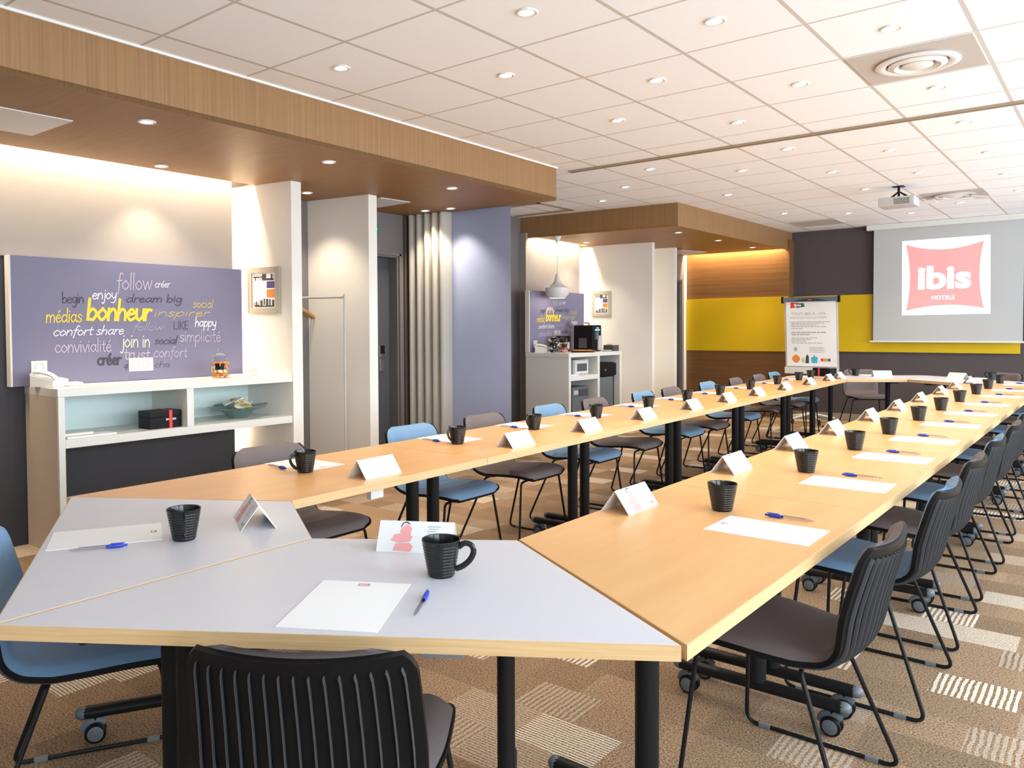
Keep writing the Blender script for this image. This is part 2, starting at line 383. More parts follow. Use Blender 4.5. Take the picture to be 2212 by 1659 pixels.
# ------------------------------------------------------------------ lettering
GL = {
 'a': (.88, [[(.70,.80),(.40,1),(.07,.5),(.34,.02),(.68,.42)], [(.74,1.0),(.70,.3),(.86,.02)]]),
 'b': (.82, [[(.12,1.85),(.10,.9),(.09,.02)], [(.09,.55),(.42,.98),(.74,.58),(.5,.03),(.09,.12)]]),
 'c': (.75, [[(.68,.8),(.4,1),(.06,.5),(.34,.0),(.70,.2)]]),
 'd': (.88, [[(.70,.78),(.36,1),(.06,.45),(.34,.02),(.68,.35)], [(.76,1.85),(.72,.3),(.84,.0)]]),
 'e': (.75, [[(.10,.5),(.62,.62),(.42,1),(.08,.55),(.30,.0),(.70,.2)]]),
 'f': (.55, [[(.66,1.68),(.42,1.78),(.30,1.2),(.26,.3),(.20,-.45)], [(.04,.95),(.60,1.02)]]),
 'g': (.82, [[(.70,.82),(.36,1),(.06,.5),(.34,.06),(.68,.45)], [(.72,.98),(.70,-.25),(.42,-.75),(.06,-.5)]]),
 'h': (.80, [[(.12,1.85),(.10,.9),(.08,.0)], [(.08,.5),(.40,1),(.66,.7),(.68,.0)]]),
 'i': (.30, [[(.13,1),(.12,.4),(.14,.0)], [(.14,1.38),(.15,1.46)]]),
 'j': (.36, [[(.26,1),(.24,-.3),(.06,-.75),(-.12,-.6)], [(.27,1.38),(.28,1.46)]]),
 'l': (.30, [[(.14,1.85),(.12,.9),(.12,.0)]]),
 'm': (1.18, [[(.10,1),(.08,.0)], [(.08,.55),(.34,1),(.54,.7),(.54,.0)], [(.54,.6),(.82,1),(1.04,.7),(1.04,.0)]]),
 'n': (.80, [[(.10,1),(.08,.0)], [(.08,.5),(.40,1),(.66,.7),(.68,.0)]]),
 'o': (.82, [[(.40,1),(.06,.5),(.38,.0),(.74,.5),(.40,1)]]),
 'p': (.82, [[(.12,1),(.08,.1),(.04,-.8)], [(.10,.55),(.44,1),(.74,.55),(.46,.02),(.10,.2)]]),
 'r': (.56, [[(.10,1),(.08,.0)], [(.08,.5),(.30,.95),(.56,.92)]]),
 's': (.66, [[(.58,.85),(.34,1),(.12,.75),(.36,.5),(.56,.25),(.32,.0),(.06,.15)]]),
 't': (.55, [[(.28,1.5),(.24,.4),(.34,.02),(.54,.12)], [(.04,1.0),(.54,1.02)]]),
 'u': (.80, [[(.08,1),(.10,.3),(.34,.0),(.66,.4)], [(.68,1),(.66,.3),(.76,.0)]]),
 'v': (.72, [[(.04,1),(.18,.5),(.34,.0)], [(.34,.0),(.52,.5),(.68,1)]]),
 'w': (1.05, [[(.04,1),(.14,.5),(.28,.0)], [(.28,.0),(.42,.5),(.52,.9)], [(.52,.9),(.62,.5),(.74,.0)], [(.74,.0),(.88,.5),(1.0,1.0)]]),
 'x': (.70, [[(.06,1),(.64,.0)], [(.62,1),(.06,.0)]]),
 'y': (.76, [[(.06,1),(.12,.4),(.36,.1),(.64,.5)], [(.68,1),(.64,.0),(.42,-.65),(.06,-.6)]]),
 'L': (.70, [[(.12,1.7),(.10,.8),(.08,.0)], [(.08,.0),(.66,.04)]]), 'I': (.34, [[(.16,1.7),(.14,.0)]]),
 'K': (.80, [[(.12,1.7),(.10,.0)], [(.70,1.65),(.12,.8)], [(.12,.8),(.72,.0)]]),
 'E': (.72, [[(.12,1.7),(.10,.0)], [(.12,1.68),(.64,1.7)], [(.10,.86),(.56,.88)], [(.10,.02),(.66,.02)]]),
 ' ': (.5, []),
}
GL['é'] = (GL['e'][0], GL['e'][1] + [[(.36,1.28),(.58,1.58)]])
def word(mb, text, p0, p1, xh, weight, slant, place):
    """pen-written word between two baseline points; place(u, v) gives the 3-D point on the board"""
    if text == 'like': text = 'LIKE'
    tot = sum(GL[c][0] for c in text); L = p1[0]-p0[0]; sx = L/tot; x = 0.0
    hw = xh*0.055*weight if weight < 3 else xh*0.135
    lift = 0.0
    for c in text:
        wd, strokes = GL[c]
        for st in strokes:
            lift += .00008
            pts = catmull([(a, b, 0) for a, b in st], 5)
            q = []
            for p in pts:
                u = p0[0]+(x+p.x)*sx+p.y*xh*slant; v = p0[1]+(p1[1]-p0[1])*((x+p.x)/tot)+p.y*xh
                q.append(Vector((u, v, 0)))
            vs = []; fs = []
            for k in range(len(q)):
                t = (q[min(k+1, len(q)-1)]-q[max(k-1, 0)])
                if t.length < 1e-9: t = Vector((0, 1, 0))
                t.normalize(); e = t*hw*.8 if k == len(q)-1 else (-t*hw*.8 if k == 0 else Vector((0,0,0)))
                nrm = Vector((-t.y, t.x, 0))*hw
                a = q[k]+e+nrm; b = q[k]+e-nrm
                pa, pb = place(a.x, a.y), place(b.x, b.y); vs += [(pa[0]+lift, *pa[1:]), (pb[0]+lift, *pb[1:])]
                lift += .000012
                if k: fs.append((2*k-2, 2*k-1, 2*k+1, 2*k))
            mb.add(vs, fs)
        x += wd
_tc = {}
def type_mesh(text, bold=0.0, shear=0.0):
    key = (text, bold, shear)
    if key not in _tc:
        cu = bpy.data.curves.new('lettering', 'FONT'); cu.body = text; cu.size = 1.0; cu.offset = bold; cu.shear = shear; cu.resolution_u = 4
        o = bpy.data.objects.new('lettering', cu); me = o.to_mesh()
        v = [tuple(p.co) for p in me.vertices]; f = [tuple(p.vertices) for p in me.polygons]
        o.to_mesh_clear(); bpy.data.objects.remove(o); bpy.data.curves.remove(cu)
        _tc[key] = (v, f)
    return _tc[key]
def typed(mb, text, u0, v0, width, height, place, bold=0.0, shear=0.0):
    v, f = type_mesh(text, bold, shear)
    if not v: return
    x0 = min(p[0] for p in v); x1 = max(p[0] for p in v); y1 = max(p[1] for p in v); y0 = min(0, min(p[1] for p in v))
    mb.add([place(u0+(p[0]-x0)/(x1-x0)*width, v0+(p[1])/(y1)*height) for p in v], f)
# ------------------------------------------------------------------ the room
ZC, ZS, ZT = 2.737, 2.45, 2.475
struct(MB().box(-6.3, 2.2, -1.8, 12.4, -0.12, 0).build('floor', M['carpet']))
struct(MB().box(-6.3, 2.2, -1.8, 6.06, ZC, ZC+.08).build('ceiling', M['ceil_a']))
struct(MB().box(-6.3, 2.2, 6.06, 12.4, ZC, ZC+.08).build('ceiling', M['ceil_b']))
# left side: wall round the first door, niche lining, recesses
b = MB().box(-5.66, -5.46, -1.7, 4.62, 0, ZC).box(-5.66, -5.46, 5.53, 5.92, 0, ZC).box(-5.66, -5.46, 4.62, 5.53, 2.05, ZC)
struct(b.build('wall_left', M['taupe']))
struct(MB().box(-6.1, -5.46, 5.92, 6.05, 0, ZC).build('wall_left_return', M['dark_wall']))
b = MB().box(-6.1, -5.9, 6.05, 10.40, 0, ZC).box(-6.1, -5.55, 10.40, 10.46, 0, ZC)
struct(b.build('wall_left_far', M['taupe']))
b = MB().box(-5.55, -5.38, 10.40, 11.0, 0, ZC).box(-5.55, -5.38, 11.74, 12.15, 0, ZC).box(-5.55, -5.38, 11.0, 11.74, 2.08, ZC)
struct(b.build('wall_left_door', M['taupe']))
struct(MB().box(-5.46, -5.27, 1.925, 3.535, .9955, 2.56).box(-5.46, -5.27, -1.6, 1.925, 1.80, 2.56).build('wall_niche_left', M['lining']))
struct(MB().box(-5.46, -5.272, -1.6, 1.925, 0, 1.7995).box(-5.46, -5.272, 1.9255, 3.535, 0, .995).build('wall_niche_left_lower', M['slate']))  # lower wall built apart so its colour can carry the shade
struct(MB().box(-5.9, -5.80, 8.15, 9.42, 0, 2.54).build('wall_niche_far', M['lining']))
struct(MB().prism([(-4.962,5.759),(-4.306,5.816),(-4.445,5.995),(-4.975,5.95)], 0, ZC).build('wall_blue', M['blue_wall']))
struct(MB().box(-6.1, 2.2, 12.15, 12.3, 0, ZC).build('wall_back', M['dark_wall']))
struct(MB().box(-5.37, -3.79, 11.95, 12.15, 0, 2.62).build('wall_oak_back', M['wall_oak']))
struct(MB().box(-5.44, -5.372, 11.85, 11.948, 0, ZT).build('trim_1', M['part_white'], bevel=.002))  # white strip added in place of a lit vertical slot
struct(MB().box(-3.79, 2.05, 12.135, 12.15, 0, 0.10).build('baseboard_back', M['tan']))
# right-hand wall with windows, rear wall
b = MB().box(2.05, 2.2, -1.8, 12.15, 0, .78).box(2.05, 2.2, -1.8, 12.15, 2.36, ZC)
edges = [-1.8] + [e for y in WIN_Y for e in (y-1.15, y+1.15)] + [12.15]
for a, c in zip(edges[0::2], edges[1::2]):
    if c > a: b.box(2.05, 2.2, a, c, .78, 2.36)
struct(b.build('wall_right', M['white_paint']))
for i, y in enumerate(WIN_Y):
    f = struct(MB().ring([(y-1.15,.78),(y+1.15,.78),(y+1.15,2.36),(y-1.15,2.36)], [(y-1.09,.84),(y+1.09,.84),(y+1.09,2.30),(y-1.09,2.30)], 2.08, 2.14)
        .xform(Matrix(((0,0,1,0),(1,0,0,0),(0,1,0,0),(0,0,0,1)))).build('window_%d' % (i+1), M['window_frame']))
    MB().box(2.105, 2.112, y-1.09, y+1.09, .84, 2.30).build('pane', M['glass'], f)
struct(MB().box(-5.66, 2.2, -1.8, -1.66, 0, ZC).build('wall_rear', M['white_paint']))
# partitions (white laminate fins)
def fin(back, front, t):
    return MB().prism([back, front, (front[0], front[1]+t), (back[0], back[1]+t)], 0, 1)
for back, front, t, zt in (((-5.46,3.61),(-4.80,3.732),.095,ZS), ((-5.46,4.42),(-4.81,4.53),.095,ZS), ((-5.9,9.53),(-4.84,9.69),.068,ZT), ((-5.38,10.47),(-4.92,10.55),.065,ZT)):
    m = fin(back, front, t); m.v = [(x, y, z*zt) for x, y, z in m.v]
    struct(m.build('wall_partition', M['part_white'], bevel=.003))
# soffits: front fascia + flat underside, open slot along the wall for the cove light
fx = lambda y: -3.715-.0195*y
o = MB().prism([(-5.16,-1.6),(fx(-1.6),-1.6),(fx(5.84),5.84),(-5.455,5.705),(-5.455,3.72),(-5.16,3.72)], ZS, ZS+.03).build('trim_2', M['soffit_h'])
struct(o); tag(o, 'flat oak underside of the long boxed soffit')
o = MB().prism([(fx(-1.6)-.03,-1.6),(fx(-1.6),-1.6),(fx(5.84),5.84),(-5.455,5.705),(-5.455,5.675),(fx(5.84)-.03,5.81)], ZS+.0005, ZC).build('trim_3', M['soffit_v']); struct(o)
o = MB().prism([(-5.69,8.195),(-3.86,8.347),(-3.82,11.83),(-5.375,11.83),(-5.375,10.47),(-5.895,10.39),(-5.895,9.47),(-5.69,9.47)], ZT, ZT+.03).build('trim_4', M['soffit_h']); struct(o)
o = MB().prism([(-5.895,8.179),(-3.86,8.347),(-3.815,12.148),(-3.845,12.148),(-3.89,8.377),(-5.895,8.209)], ZT+.0005, ZC).build('trim_5', M['soffit_v']); struct(o)
o = MB().prism([(fx(-1.6)+.001,-1.6),(fx(-1.6)+.014,-1.6),(fx(5.84)+.014,5.845),(fx(5.84)+.001,5.845)], ZC-.012, ZC).build('trim_6', M['white_paint']); struct(o)
# ceiling track of the folding wall and its parking loop
t = MB(); t.cur = 0
t.box(-3.83, 2.04, 6.030, 6.052, ZC-.012, ZC-.0005); t.box(-3.83, 2.04, 6.078, 6.10, ZC-.012, ZC-.0005)
t.cur = 1; t.box(-3.83, 2.04, 6.052, 6.078, ZC-.006, ZC-.0005)
struct(t.build('trim_7', [M['tan'], M['slot']]))
t = MB()
for a, c, d, e in ((-5.55,-5.02,7.31,7.36), (-5.06,-5.0,7.31,8.03), (-5.85,-5.02,7.97,8.03)): t.box(a, c, d, e, ZC-.010, ZC-.0005)
struct(t.build('trim_8', M['tan']))
# doors
def door(n, x, y0, y1, zt, fmat):
    d = struct(MB().box(x-.15, x-.11, y0+.003, y1-.003, 0.004, zt-.004).build('door_%d' % n, M['door']))
    f = MB()
    for a, c in ((y0-.035, y0), (y1, y1+.022)): f.box(x+.001, x+.02, a, c, 0, zt+.02)
    f.box(x+.001, x+.02, y0-.035, y1+.022, zt, zt+.022)
    f.box(x-.112, x+.001, y1-.018, y1-.0005, 0, zt); f.box(x-.112, x+.001, y0+.0005, y0+.018, 0, zt); f.box(x-.112, x+.001, y0+.018, y1-.018, zt-.018, zt-.0005)
    f.build('door_frame', fmat, d)
    return d
d1 = door(1, -5.46, 4.62, 5.53, 2.05, M['doorframe'])
MB().box(-5.57, -5.56, 5.37, 5.43, .93, 1.18).build('lock_plate', M['chrome'], d1, bevel=.003)
MB().box(-5.56, -5.548, 5.375, 5.425, 1.10, 1.18).build('card_reader', M['black'], d1, bevel=.003)
h = MB(); h.tube(fillet([(-5.56,5.40,1.065),(-5.52,5.40,1.065),(-5.515,5.26,1.065)], .02), .009, 10)
h.build('door_handle', M['chrome'], d1, smooth=True)
d2 = door(2, -5.38, 11.0, 11.74, 2.08, M['doorframe'])
h = MB(); h.tube(fillet([(-5.49,11.66,1.05),(-5.44,11.66,1.05),(-5.435,11.54,1.05)], .02), .009, 10); h.build('door_handle', M['chrome'], d2, smooth=True)
# yellow pin boards
tag(MB().box(-5.368, -3.80, 11.930, 11.949, .98, 1.785).build('yellow_board', M['yellow'], bevel=.002), 'long yellow board across the oak wall under its glowing cove', 'board', 'yellow wall boards')
tag(MB().box(-3.785, -1.02, 12.120, 12.149, .985, 1.79).build('yellow_board', M['yellow'], bevel=.002), 'yellow board on the charcoal back wall, partly covered by the projection screen', 'board', 'yellow wall boards')

# ------------------------------------------------------------------ lamps in the ceiling and soffits
def downlight(power, cone=110):
    r = thing('downlight', '', 'ceiling light')
    MB().lathe([(.030,-.002),(.034,-.006),(.044,-.007),(.048,-.003),(.048,0),(.030,0),(.030,-.002)], 24).build('trim_ring', M['white_paint'], r, smooth=True)
    MB().lathe([(.0305,-.0015),(.02,-.0035),(0,-.0042)], 20).build('lamp', M['lamp_on'], r, smooth=True)
    l = bpy.data.lights.new('downlight_beam', 'SPOT'); l.energy = power; l.color = NEUT; l.spot_size = R(cone); l.spot_blend = 0.7; l.shadow_soft_size = 0.04
    o = bpy.data.objects.new('downlight_beam', l); COL.objects.link(o); o.location = (0,0,-.02); o.parent = r
    return r
ORD = ['first','second','third','fourth','fifth','sixth','seventh','eighth','ninth','tenth','eleventh','twelfth','thirteenth','fourteenth','fifteenth']
DL_POWER = 26.0
proto = downlight(DL_POWER)
colx = lambda k: -.868-.594*k
CEIL = {0: (4.175, 5.376, 6.40, 7.632, 8.815, 9.988), 1: (3.547, 4.78, 7.046, 8.221, 10.514), 2: (2.904, 4.17, 5.387, 6.431, 7.659, 8.837, 11.055),
        3: (3.543, 4.795, 7.053, 10.561), 4: (2.867, 6.448, 8.225, 10.022), 5: (7.095,), 6: (7.679,)}
LINE = ['rightmost', 'second from the right', 'third from the right', 'fourth from the right', 'fifth from the right', 'sixth from the right', 'leftmost']
first = True
for k, ys in CEIL.items():
    for i, y in enumerate(ys):
        if len(ys) == 1: lab = 'small ceiling spotlight in the gap between the oak soffits, ' + ('nearer the camera' if k == 5 else 'farther left')
        else: lab = 'small ceiling spotlight, %s from the camera, line %s' % (ORD[i] if i else 'nearest', LINE[k])
        o = proto if first else dup(proto); first = False
        o.location = (colx(k), y, ZC-.0005); tag(o, lab, 'ceiling light', 'spotlights in the tiled ceiling')
sp = downlight(30.0, 100)
lab1 = ['nearest spotlight in the long oak soffit, toward its front edge', 'nearest spotlight in the long oak soffit, toward the wall above the word board', 'second spotlight along the front edge of the long oak soffit',
        'spotlight in the long oak soffit between the two white partitions', 'third spotlight along the front edge of the long oak soffit', 'left one of two spotlights close together above the folded wall', 'right one of two spotlights close together above the folded wall']
for i, p in enumerate(((-4.02,2.181),(-5.024,2.822),(-4.075,3.482),(-5.121,4.143),(-4.105,4.766),(-5.07,5.50),(-4.80,5.55))):
    o = sp if i == 0 else dup(sp)
    o.location = (*p, ZS-.0005); tag(o, lab1[i], 'ceiling light', 'spotlights in the long soffit')
for i, p in enumerate(((-4.119,8.917),(-4.10,10.071),(-4.088,11.273),(-5.50,9.094))):
    o = dup(sp, (*p, ZT-.0005), label=['nearest spotlight along the edge of the far oak soffit', 'middle spotlight along the edge of the far oak soffit', 'farthest spotlight along the edge of the far oak soffit, by the yellow wall', 'spotlight in the far oak soffit right of the pendant lamp'][i], group='spotlights in the far soffit')
# flush access panels in the soffits
for lab, poly, z in (('white flush access panel in the long soffit at the left edge', [(-4.30,1.38),(-4.293,1.917),(-4.783,1.905),(-4.79,1.38)], ZS),
                     ('white flush access panel in the long soffit beside the second partition', [(-4.84,4.70),(-4.818,5.041),(-5.233,5.056),(-5.25,4.70)], ZS),
                     ('white flush access panel in the far soffit near the oak wall', [(-5.0,10.94),(-4.845,11.482),(-5.14,11.706),(-5.352,11.507),(-5.3,10.94)], ZT)):
    tag(MB().prism(poly, z-.006, z-.0003).build('access_panel', M['white_paint'], bevel=.0015), lab, 'panel', 'soffit access panels')
# round air diffuser in its own tile
def diffuser(loc, label):
    r = thing('air_diffuser', label, 'vent', loc, 0, 'round air diffusers')
    MB().box(-.285, .285, -.285, .285, -.004, 0).build('tile_plate', M['grey_plate'], r)
    MB().lathe([(.19,-.004),(.20,-.014),(.175,-.024),(.15,-.016),(.145,-.005)], 40).build('outer_ring', M['white_paint'], r, smooth=True)
    MB().lathe([(.135,-.004),(.14,-.02),(.11,-.03),(.09,-.02),(.085,-.005)], 36).build('middle_ring', M['white_paint'], r, smooth=True)
    MB().lathe([(.07,-.006),(.075,-.024),(.04,-.034),(0,-.036)], 32).build('centre_cone', M['white_paint'], r, smooth=True)
    MB().lathe([(.19,-.0045),(0,-.0045)], 36).build('dark_throat', M['slot'], r)
    return r
M['grey_plate'] = mat('diffuser_plate', (0.52, 0.48, 0.44), 0.6)
diffuser((-.868, 4.79, ZC-.0005), 'round white air diffuser in a beige ceiling tile near the camera')
d = diffuser((-1.42, 9.84, ZC-.0005), 'round air diffuser with blown-open deflector wings beside the projector')
for a, nm in ((0, 'deflector'), (math.pi, 'deflector')):
    m = MB().prism([(.17,-.13),(.30,-.10),(.30,.10),(.17,.13)], -.030, -.024); m.v = [(*rot2((x, y), a), z - abs(x)*.12) for x, y, z in m.v]
    m.build(nm, M['white_paint'], d)
g = thing('return_grille', 'rectangular grey return air grille in the ceiling by the oak wall', 'vent', (-3.19, 11.2, ZC-.0005))
MB().ring([(-.285,-.285),(.285,-.285),(.285,.285),(-.285,.285)], [(-.255,-.255),(.255,-.255),(.255,.255),(-.255,.255)], -.010, 0).build('grille_frame', M['grey_plate'], g)
m = MB()
for i in range(14): m.box(-.255, .255, -.24+i*.036, -.22+i*.036, -.008, -.002)
m.build('slats', M['grey_plate'], g); MB().box(-.255, .255, -.255, .255, -.0015, -.0002).build('dark_throat', M['slot'], g)
# projector
p = thing('ceiling_projector', 'white projector hanging from the ceiling by a black bracket', 'projector', (-1.765, 8.9, ZC-.0005))
MB().box(-.16, .16, -.13, .13, -.205, -.115).build('body', M['grey_paint'], p, bevel=.014)
m = MB(); m.lathe([(.045,-.005),(.04,.0),(.0,.0)], 20, (-.0,0,0), 'y'); m.v = [(x-.09, y+.133, z-.16) for x, y, z in m.v]; m.build('lens', M['black'], p, smooth=True)
m = MB()
for i in range(6): m.box(-.02, .12, -.1312, -.1300, -.190+i*.010, -.185+i*.010)
m.build('vent_slots', M['slot'], p)
m = MB(); m.box(-.05, .05, -.05, .05, -.006, 0); m.tube([(0,0,-.004),(0,0,-.114)], .012, 10)
for a in ((-.07,-.05), (.10,-.06), (.08,.08), (-.09,.07)): m.tube([(0,0,-.05),(a[0],a[1],-.116)], .006, 8)
m.build('bracket', M['black'], p, smooth=True)
for x in (-.10,): MB().cyl((x,-.1325), .02, -.0, .003, 16).xform(Matrix.Translation((0,-.13,-.155)) @ Matrix.Rotation(R(90),4,'X') @ Matrix.Translation((0,.1325,0))).build('control_dial', M['grey_paint'], p)
# projection screen with the projected picture
s = thing('projection_screen', 'white pull-down projection screen showing a red pillow logo', 'screen', (0, 12.05, 0))
MB().box(-2.773, -.88, -.06, .06, 2.662, 2.735).build('casing', M['white_lam'], s, bevel=.006)
MB().box(-2.69, -.985, -.004, 0, 1.145, 2.665).build('fabric', M['screen'], s)
m = MB(); m.box(-2.697, -2.69, -.005, .001, 1.145, 2.662); m.box(-.985, -.978, -.005, .001, 1.145, 2.662); m.build('black_border', M['black'], s)
MB().box(-2.73, -.95, -.012, .008, 1.122, 1.146).build('bottom_bar', M['white_lam'], s, bevel=.004)
pi = MB().add([(-2.335,-.0055,1.488),(-1.33,-.0055,1.497),(-1.34,-.0055,2.500),(-2.342,-.0055,2.490)], [(0,1,2,3)]).build('projected_picture', M['lightbeam_w'], s); pi['label'] = 'projected white picture with a red pillow logo'
# pillow outline: four inward-bowed sides
def bow(a, c, k, n=12):
    out = []
    for i in range(n):
        t = i/n; x = a[0]+(c[0]-a[0])*t; z = a[1]+(c[1]-a[1])*t; q = 4*t*(1-t)*k; dx, dz = c[0]-a[0], c[1]-a[1]; l = math.hypot(dx, dz)
        out.append((x-dz/l*q, z+dx/l*q))
    return out
c4 = [(-2.288,1.548),(-1.40,1.568),(-1.408,2.432),(-2.296,2.438)]
pl = bow(c4[0], c4[1], .060)+bow(c4[1], c4[2], .048)+bow(c4[2], c4[3], .085)+bow(c4[3], c4[0], .050)
MB().add([(x,-.0065,z) for x, z in pl], [tuple(range(len(pl)))]).build('pillow_logo', M['lightbeam_r'], pi)
m = MB(); pr = lambda y: (lambda a, c: (a, y, c))
typed(m, 'ibis', -2.150, 1.845, .61, .295, pr(-.0075), bold=.04)
typed(m, 'HOTELS', -1.985, 1.692, .26, .052, pr(-.0075), bold=.025)
m.build('logo_lettering', M['lightbeam_w'], pi)
# ------------------------------------------------------------------ niche by the camera: console, word board, small things
XF = -4.80
c = thing('console_cabinet', 'long white laminate console with open shelves under the large violet word board', 'cabinet', (0,0,0))
MB().box(XF-.47, XF, 2.022, 3.725, .947, .995).build('worktop', M['white_lam'], c, bevel=.0015)
MB().box(XF-.46, XF-.001, 2.0245, 2.062, 0, .9465).build('side_panel', M['white_lam'], c, bevel=.0015); o = MB().box(XF-.46, XF-.012, 2.0215, 2.024, 0, .9465).build('side_veneer', M['beige_lam'], c); o['label'] = 'white outer face of the side panel, warm light painted in'  # thin sheet added over the side, coloured as if lit warm
MB().box(XF-.47, XF-.001, 2.0625, 3.722, .640, .692).build('shelf', M['white_lam'], c, bevel=.0015)
MB().box(XF-.47, XF-.001, 2.855, 2.905, .6925, .9465).build('divider', M['white_lam'], c, bevel=.0015)
MB().box(XF-.47, XF-.455, 2.0625, 2.8545, .6925, .9465).build('back_panel', M['mint'], c)
MB().box(XF-.47, XF-.455, 2.9055, 3.722, .6925, .9465).build('back_panel', M['mint'], c)
WORDS = [
('follow',2.584,1.617,2.837,1.625,0.060,'p',1.0,0.05),('créer',2.857,1.641,2.971,1.646,0.028,'w',1.3,0.15),('begin',2.229,1.521,2.367,1.525,0.037,'d',1.0,0.00),
('enjoy',2.419,1.550,2.583,1.558,0.038,'w',1.5,0.10),('dream big',2.648,1.536,3.062,1.544,0.030,'d',1.4,0.20),('social',3.149,1.512,3.316,1.511,0.034,'y',0.9,0.10),
('médias',2.128,1.401,2.351,1.406,0.047,'y',1.3,0.05),('bonheur',2.382,1.419,2.822,1.419,0.072,'y',4.2,0.10),('inspirer',2.842,1.445,3.276,1.449,0.031,'y',0.9,0.45),
('confort share',2.167,1.319,2.626,1.326,0.033,'w',1.6,0.30),('follow',2.689,1.347,2.910,1.351,0.030,'p',0.8,0.45),('like',2.994,1.357,3.113,1.357,0.033,'d',0.9,0.00),
('happy',3.163,1.376,3.336,1.376,0.037,'w',1.6,0.10),('simplicité',3.041,1.271,3.374,1.266,0.046,'p',1.1,0.00),('convivialité',2.178,1.216,2.541,1.215,0.046,'p',1.2,0.00),
('join in',2.613,1.241,2.815,1.237,0.051,'c',1.2,0.05),('social',2.846,1.255,3.016,1.254,0.031,'d',1.2,0.30),('trust',2.626,1.160,2.813,1.154,0.044,'p',1.3,0.05),
('confort',2.836,1.168,3.093,1.164,0.040,'p',1.0,0.15),('créer',2.448,1.130,2.607,1.128,0.043,'d',2.0,0.00),('ap',2.622,1.102,2.662,1.102,0.023,'d',0.9,0.30),('cha',2.843,1.098,2.961,1.097,0.023,'d',0.9,0.30)]
def word_board(label, x, y0, y1, z0, z1):
    r = thing('word_board', label, 'wall board', (x, 0, 0), 0, 'violet word boards')
    MB().box(-.06, 0, y0, y1, z0, z1).build('board', M['purple'], r, bevel=.001)
    MB().box(-.06, .0004, y0-.012, y0-.0005, z0, z1).build('edge_strip', M['part_white'], r)
    ky = (y1-y0)/1.636; kz = (z1-z0)/.782
    pl = lambda a, v: (.0012, y0+(a-1.930)*ky, z0+(v-1.018)*kz)
    for key, nm, m_ in (('p','pale_violet_lettering','pink_word'),('w','white_lettering','white_word'),('d','dark_lettering','dark_word'),('y','yellow_lettering','yellow_word'),('c','cream_lettering','cream_word')):
        for t, a, b_, c_, d_, xh, col, wt, sl in WORDS:
            if col != key: continue
            tot = sum(GL[ch][0] for ch in t) if t != 'like' else 1; x_ = 0.0
            for piece in t.split(' '):
                wd_ = sum(GL[ch][0] for ch in piece) if t != 'like' else 1; f0, f1 = x_/tot, (x_+wd_)/tot; x_ += wd_+.5
                mb = MB(); word(mb, piece, (a+(c_-a)*f0, b_+(d_-b_)*f0), (a+(c_-a)*f1, b_+(d_-b_)*f1), xh, wt*(1.35 if col == 'd' else 1.0), sl, pl)
                o = mb.build('painted_word', M[m_], r); o['label'] = 'the word ' + piece + ' in ' + nm.replace('_lettering', '').replace('_', ' ')
    return r
word_board('large violet board covered in handwritten words above the long console', -5.20, 1.93, 3.566, .997, 1.80)
# sockets
def socket(label, x, y0, y1, z0, z1, n):
    r = thing('wall_socket', label, 'socket', (x, (y0+y1)/2, z0))
    MB().box(.0005, .010, -(y1-y0)/2, (y1-y0)/2, 0, z1-z0).build('plate', M['white_lam'], r, bevel=.003)
    for i in range(n):
        yc = (i-(n-1)/2)*.075
        MB().lathe([(.0,.006),(.021,.006),(.024,.0115),(.028,.0115),(.028,.009)], 24, (0, yc, (z1-z0)/2), 'x').build('socket_well', M['grey_paint'], r, smooth=True)
        MB().box(.0055, .0085, yc-.010, yc-.006, (z1-z0)/2-.003, (z1-z0)/2+.003).box(.0055, .0085, yc+.006, yc+.010, (z1-z0)/2-.003, (z1-z0)/2+.003).build('pin_holes', M['black'], r)
    return r
socket('single white wall socket low on the left of the large word board', -5.20, 2.033, 2.128, 1.067, 1.151, 1)
socket('double white wall socket under the word trust on the large word board', -5.20, 2.659, 2.833, 1.059, 1.150, 2)
# telephone and small things on the console
def phone(label, loc, rz, grp='white telephones'):
    t = thing('telephone', label, 'telephone', loc, rz, grp)
    m = MB().prism([(-.08,0),(.08,0),(.08,.045),(-.08,.075)], -.07, .07).xform(Matrix(((1,0,0,0),(0,0,1,0),(0,1,0,0),(0,0,0,1))))
    m.build('base', M['white_paint'], t, bevel=.006)
    m = MB().tube(catmull([(-.085,-.045,.072),(-.06,-.045,.092),(0,-.045,.088),(.055,-.045,.072),(.085,-.045,.048)], 5), .018, 10, flat=.013)
    m.build('handset', M['white_paint'], t, smooth=True)
    m = MB()
    for i in range(3):
        for j in range(4): m.box(-.045+j*.022, -.031+j*.022, .005+i*.018, .018+i*.018, .062-j*.0042, .069-j*.0042)
    m.build('keypad', M['grey_paint'], t)
    return t
phone('white desk telephone at the left end of the long console', (-5.06, 2.085, .9955), R(30))
tag(MB().lathe([(0,0),(.052,0),(.058,.008),(.05,.020),(.02,.026),(0,.027)], 28).build('puck_speaker', M['white_paint'], smooth=True, loc=(-5.02, 2.215, .9955)), 'small round white puck on the long console next to the telephone', 'puck')
b = thing('stacked_box', 'small white boxes on the right end of the long console', 'box', (-5.0, 3.56, .9955))
MB().box(-.07, .07, -.06, .06, 0, .045).build('base_box', M['white_paint'], b, bevel=.002); MB().box(-.067, .067, -.057, .057, .0455, .052).build('lid', M['white_lam'], b, bevel=.001)
tag(MB().box(-.08, .08, -.10, .0, 0, .012).build('paper_stack', M['paper'], loc=(-5.05, 3.49, .9955), bevel=.002), 'low stack of white paper on the long console beside the sweet jar', 'paper')
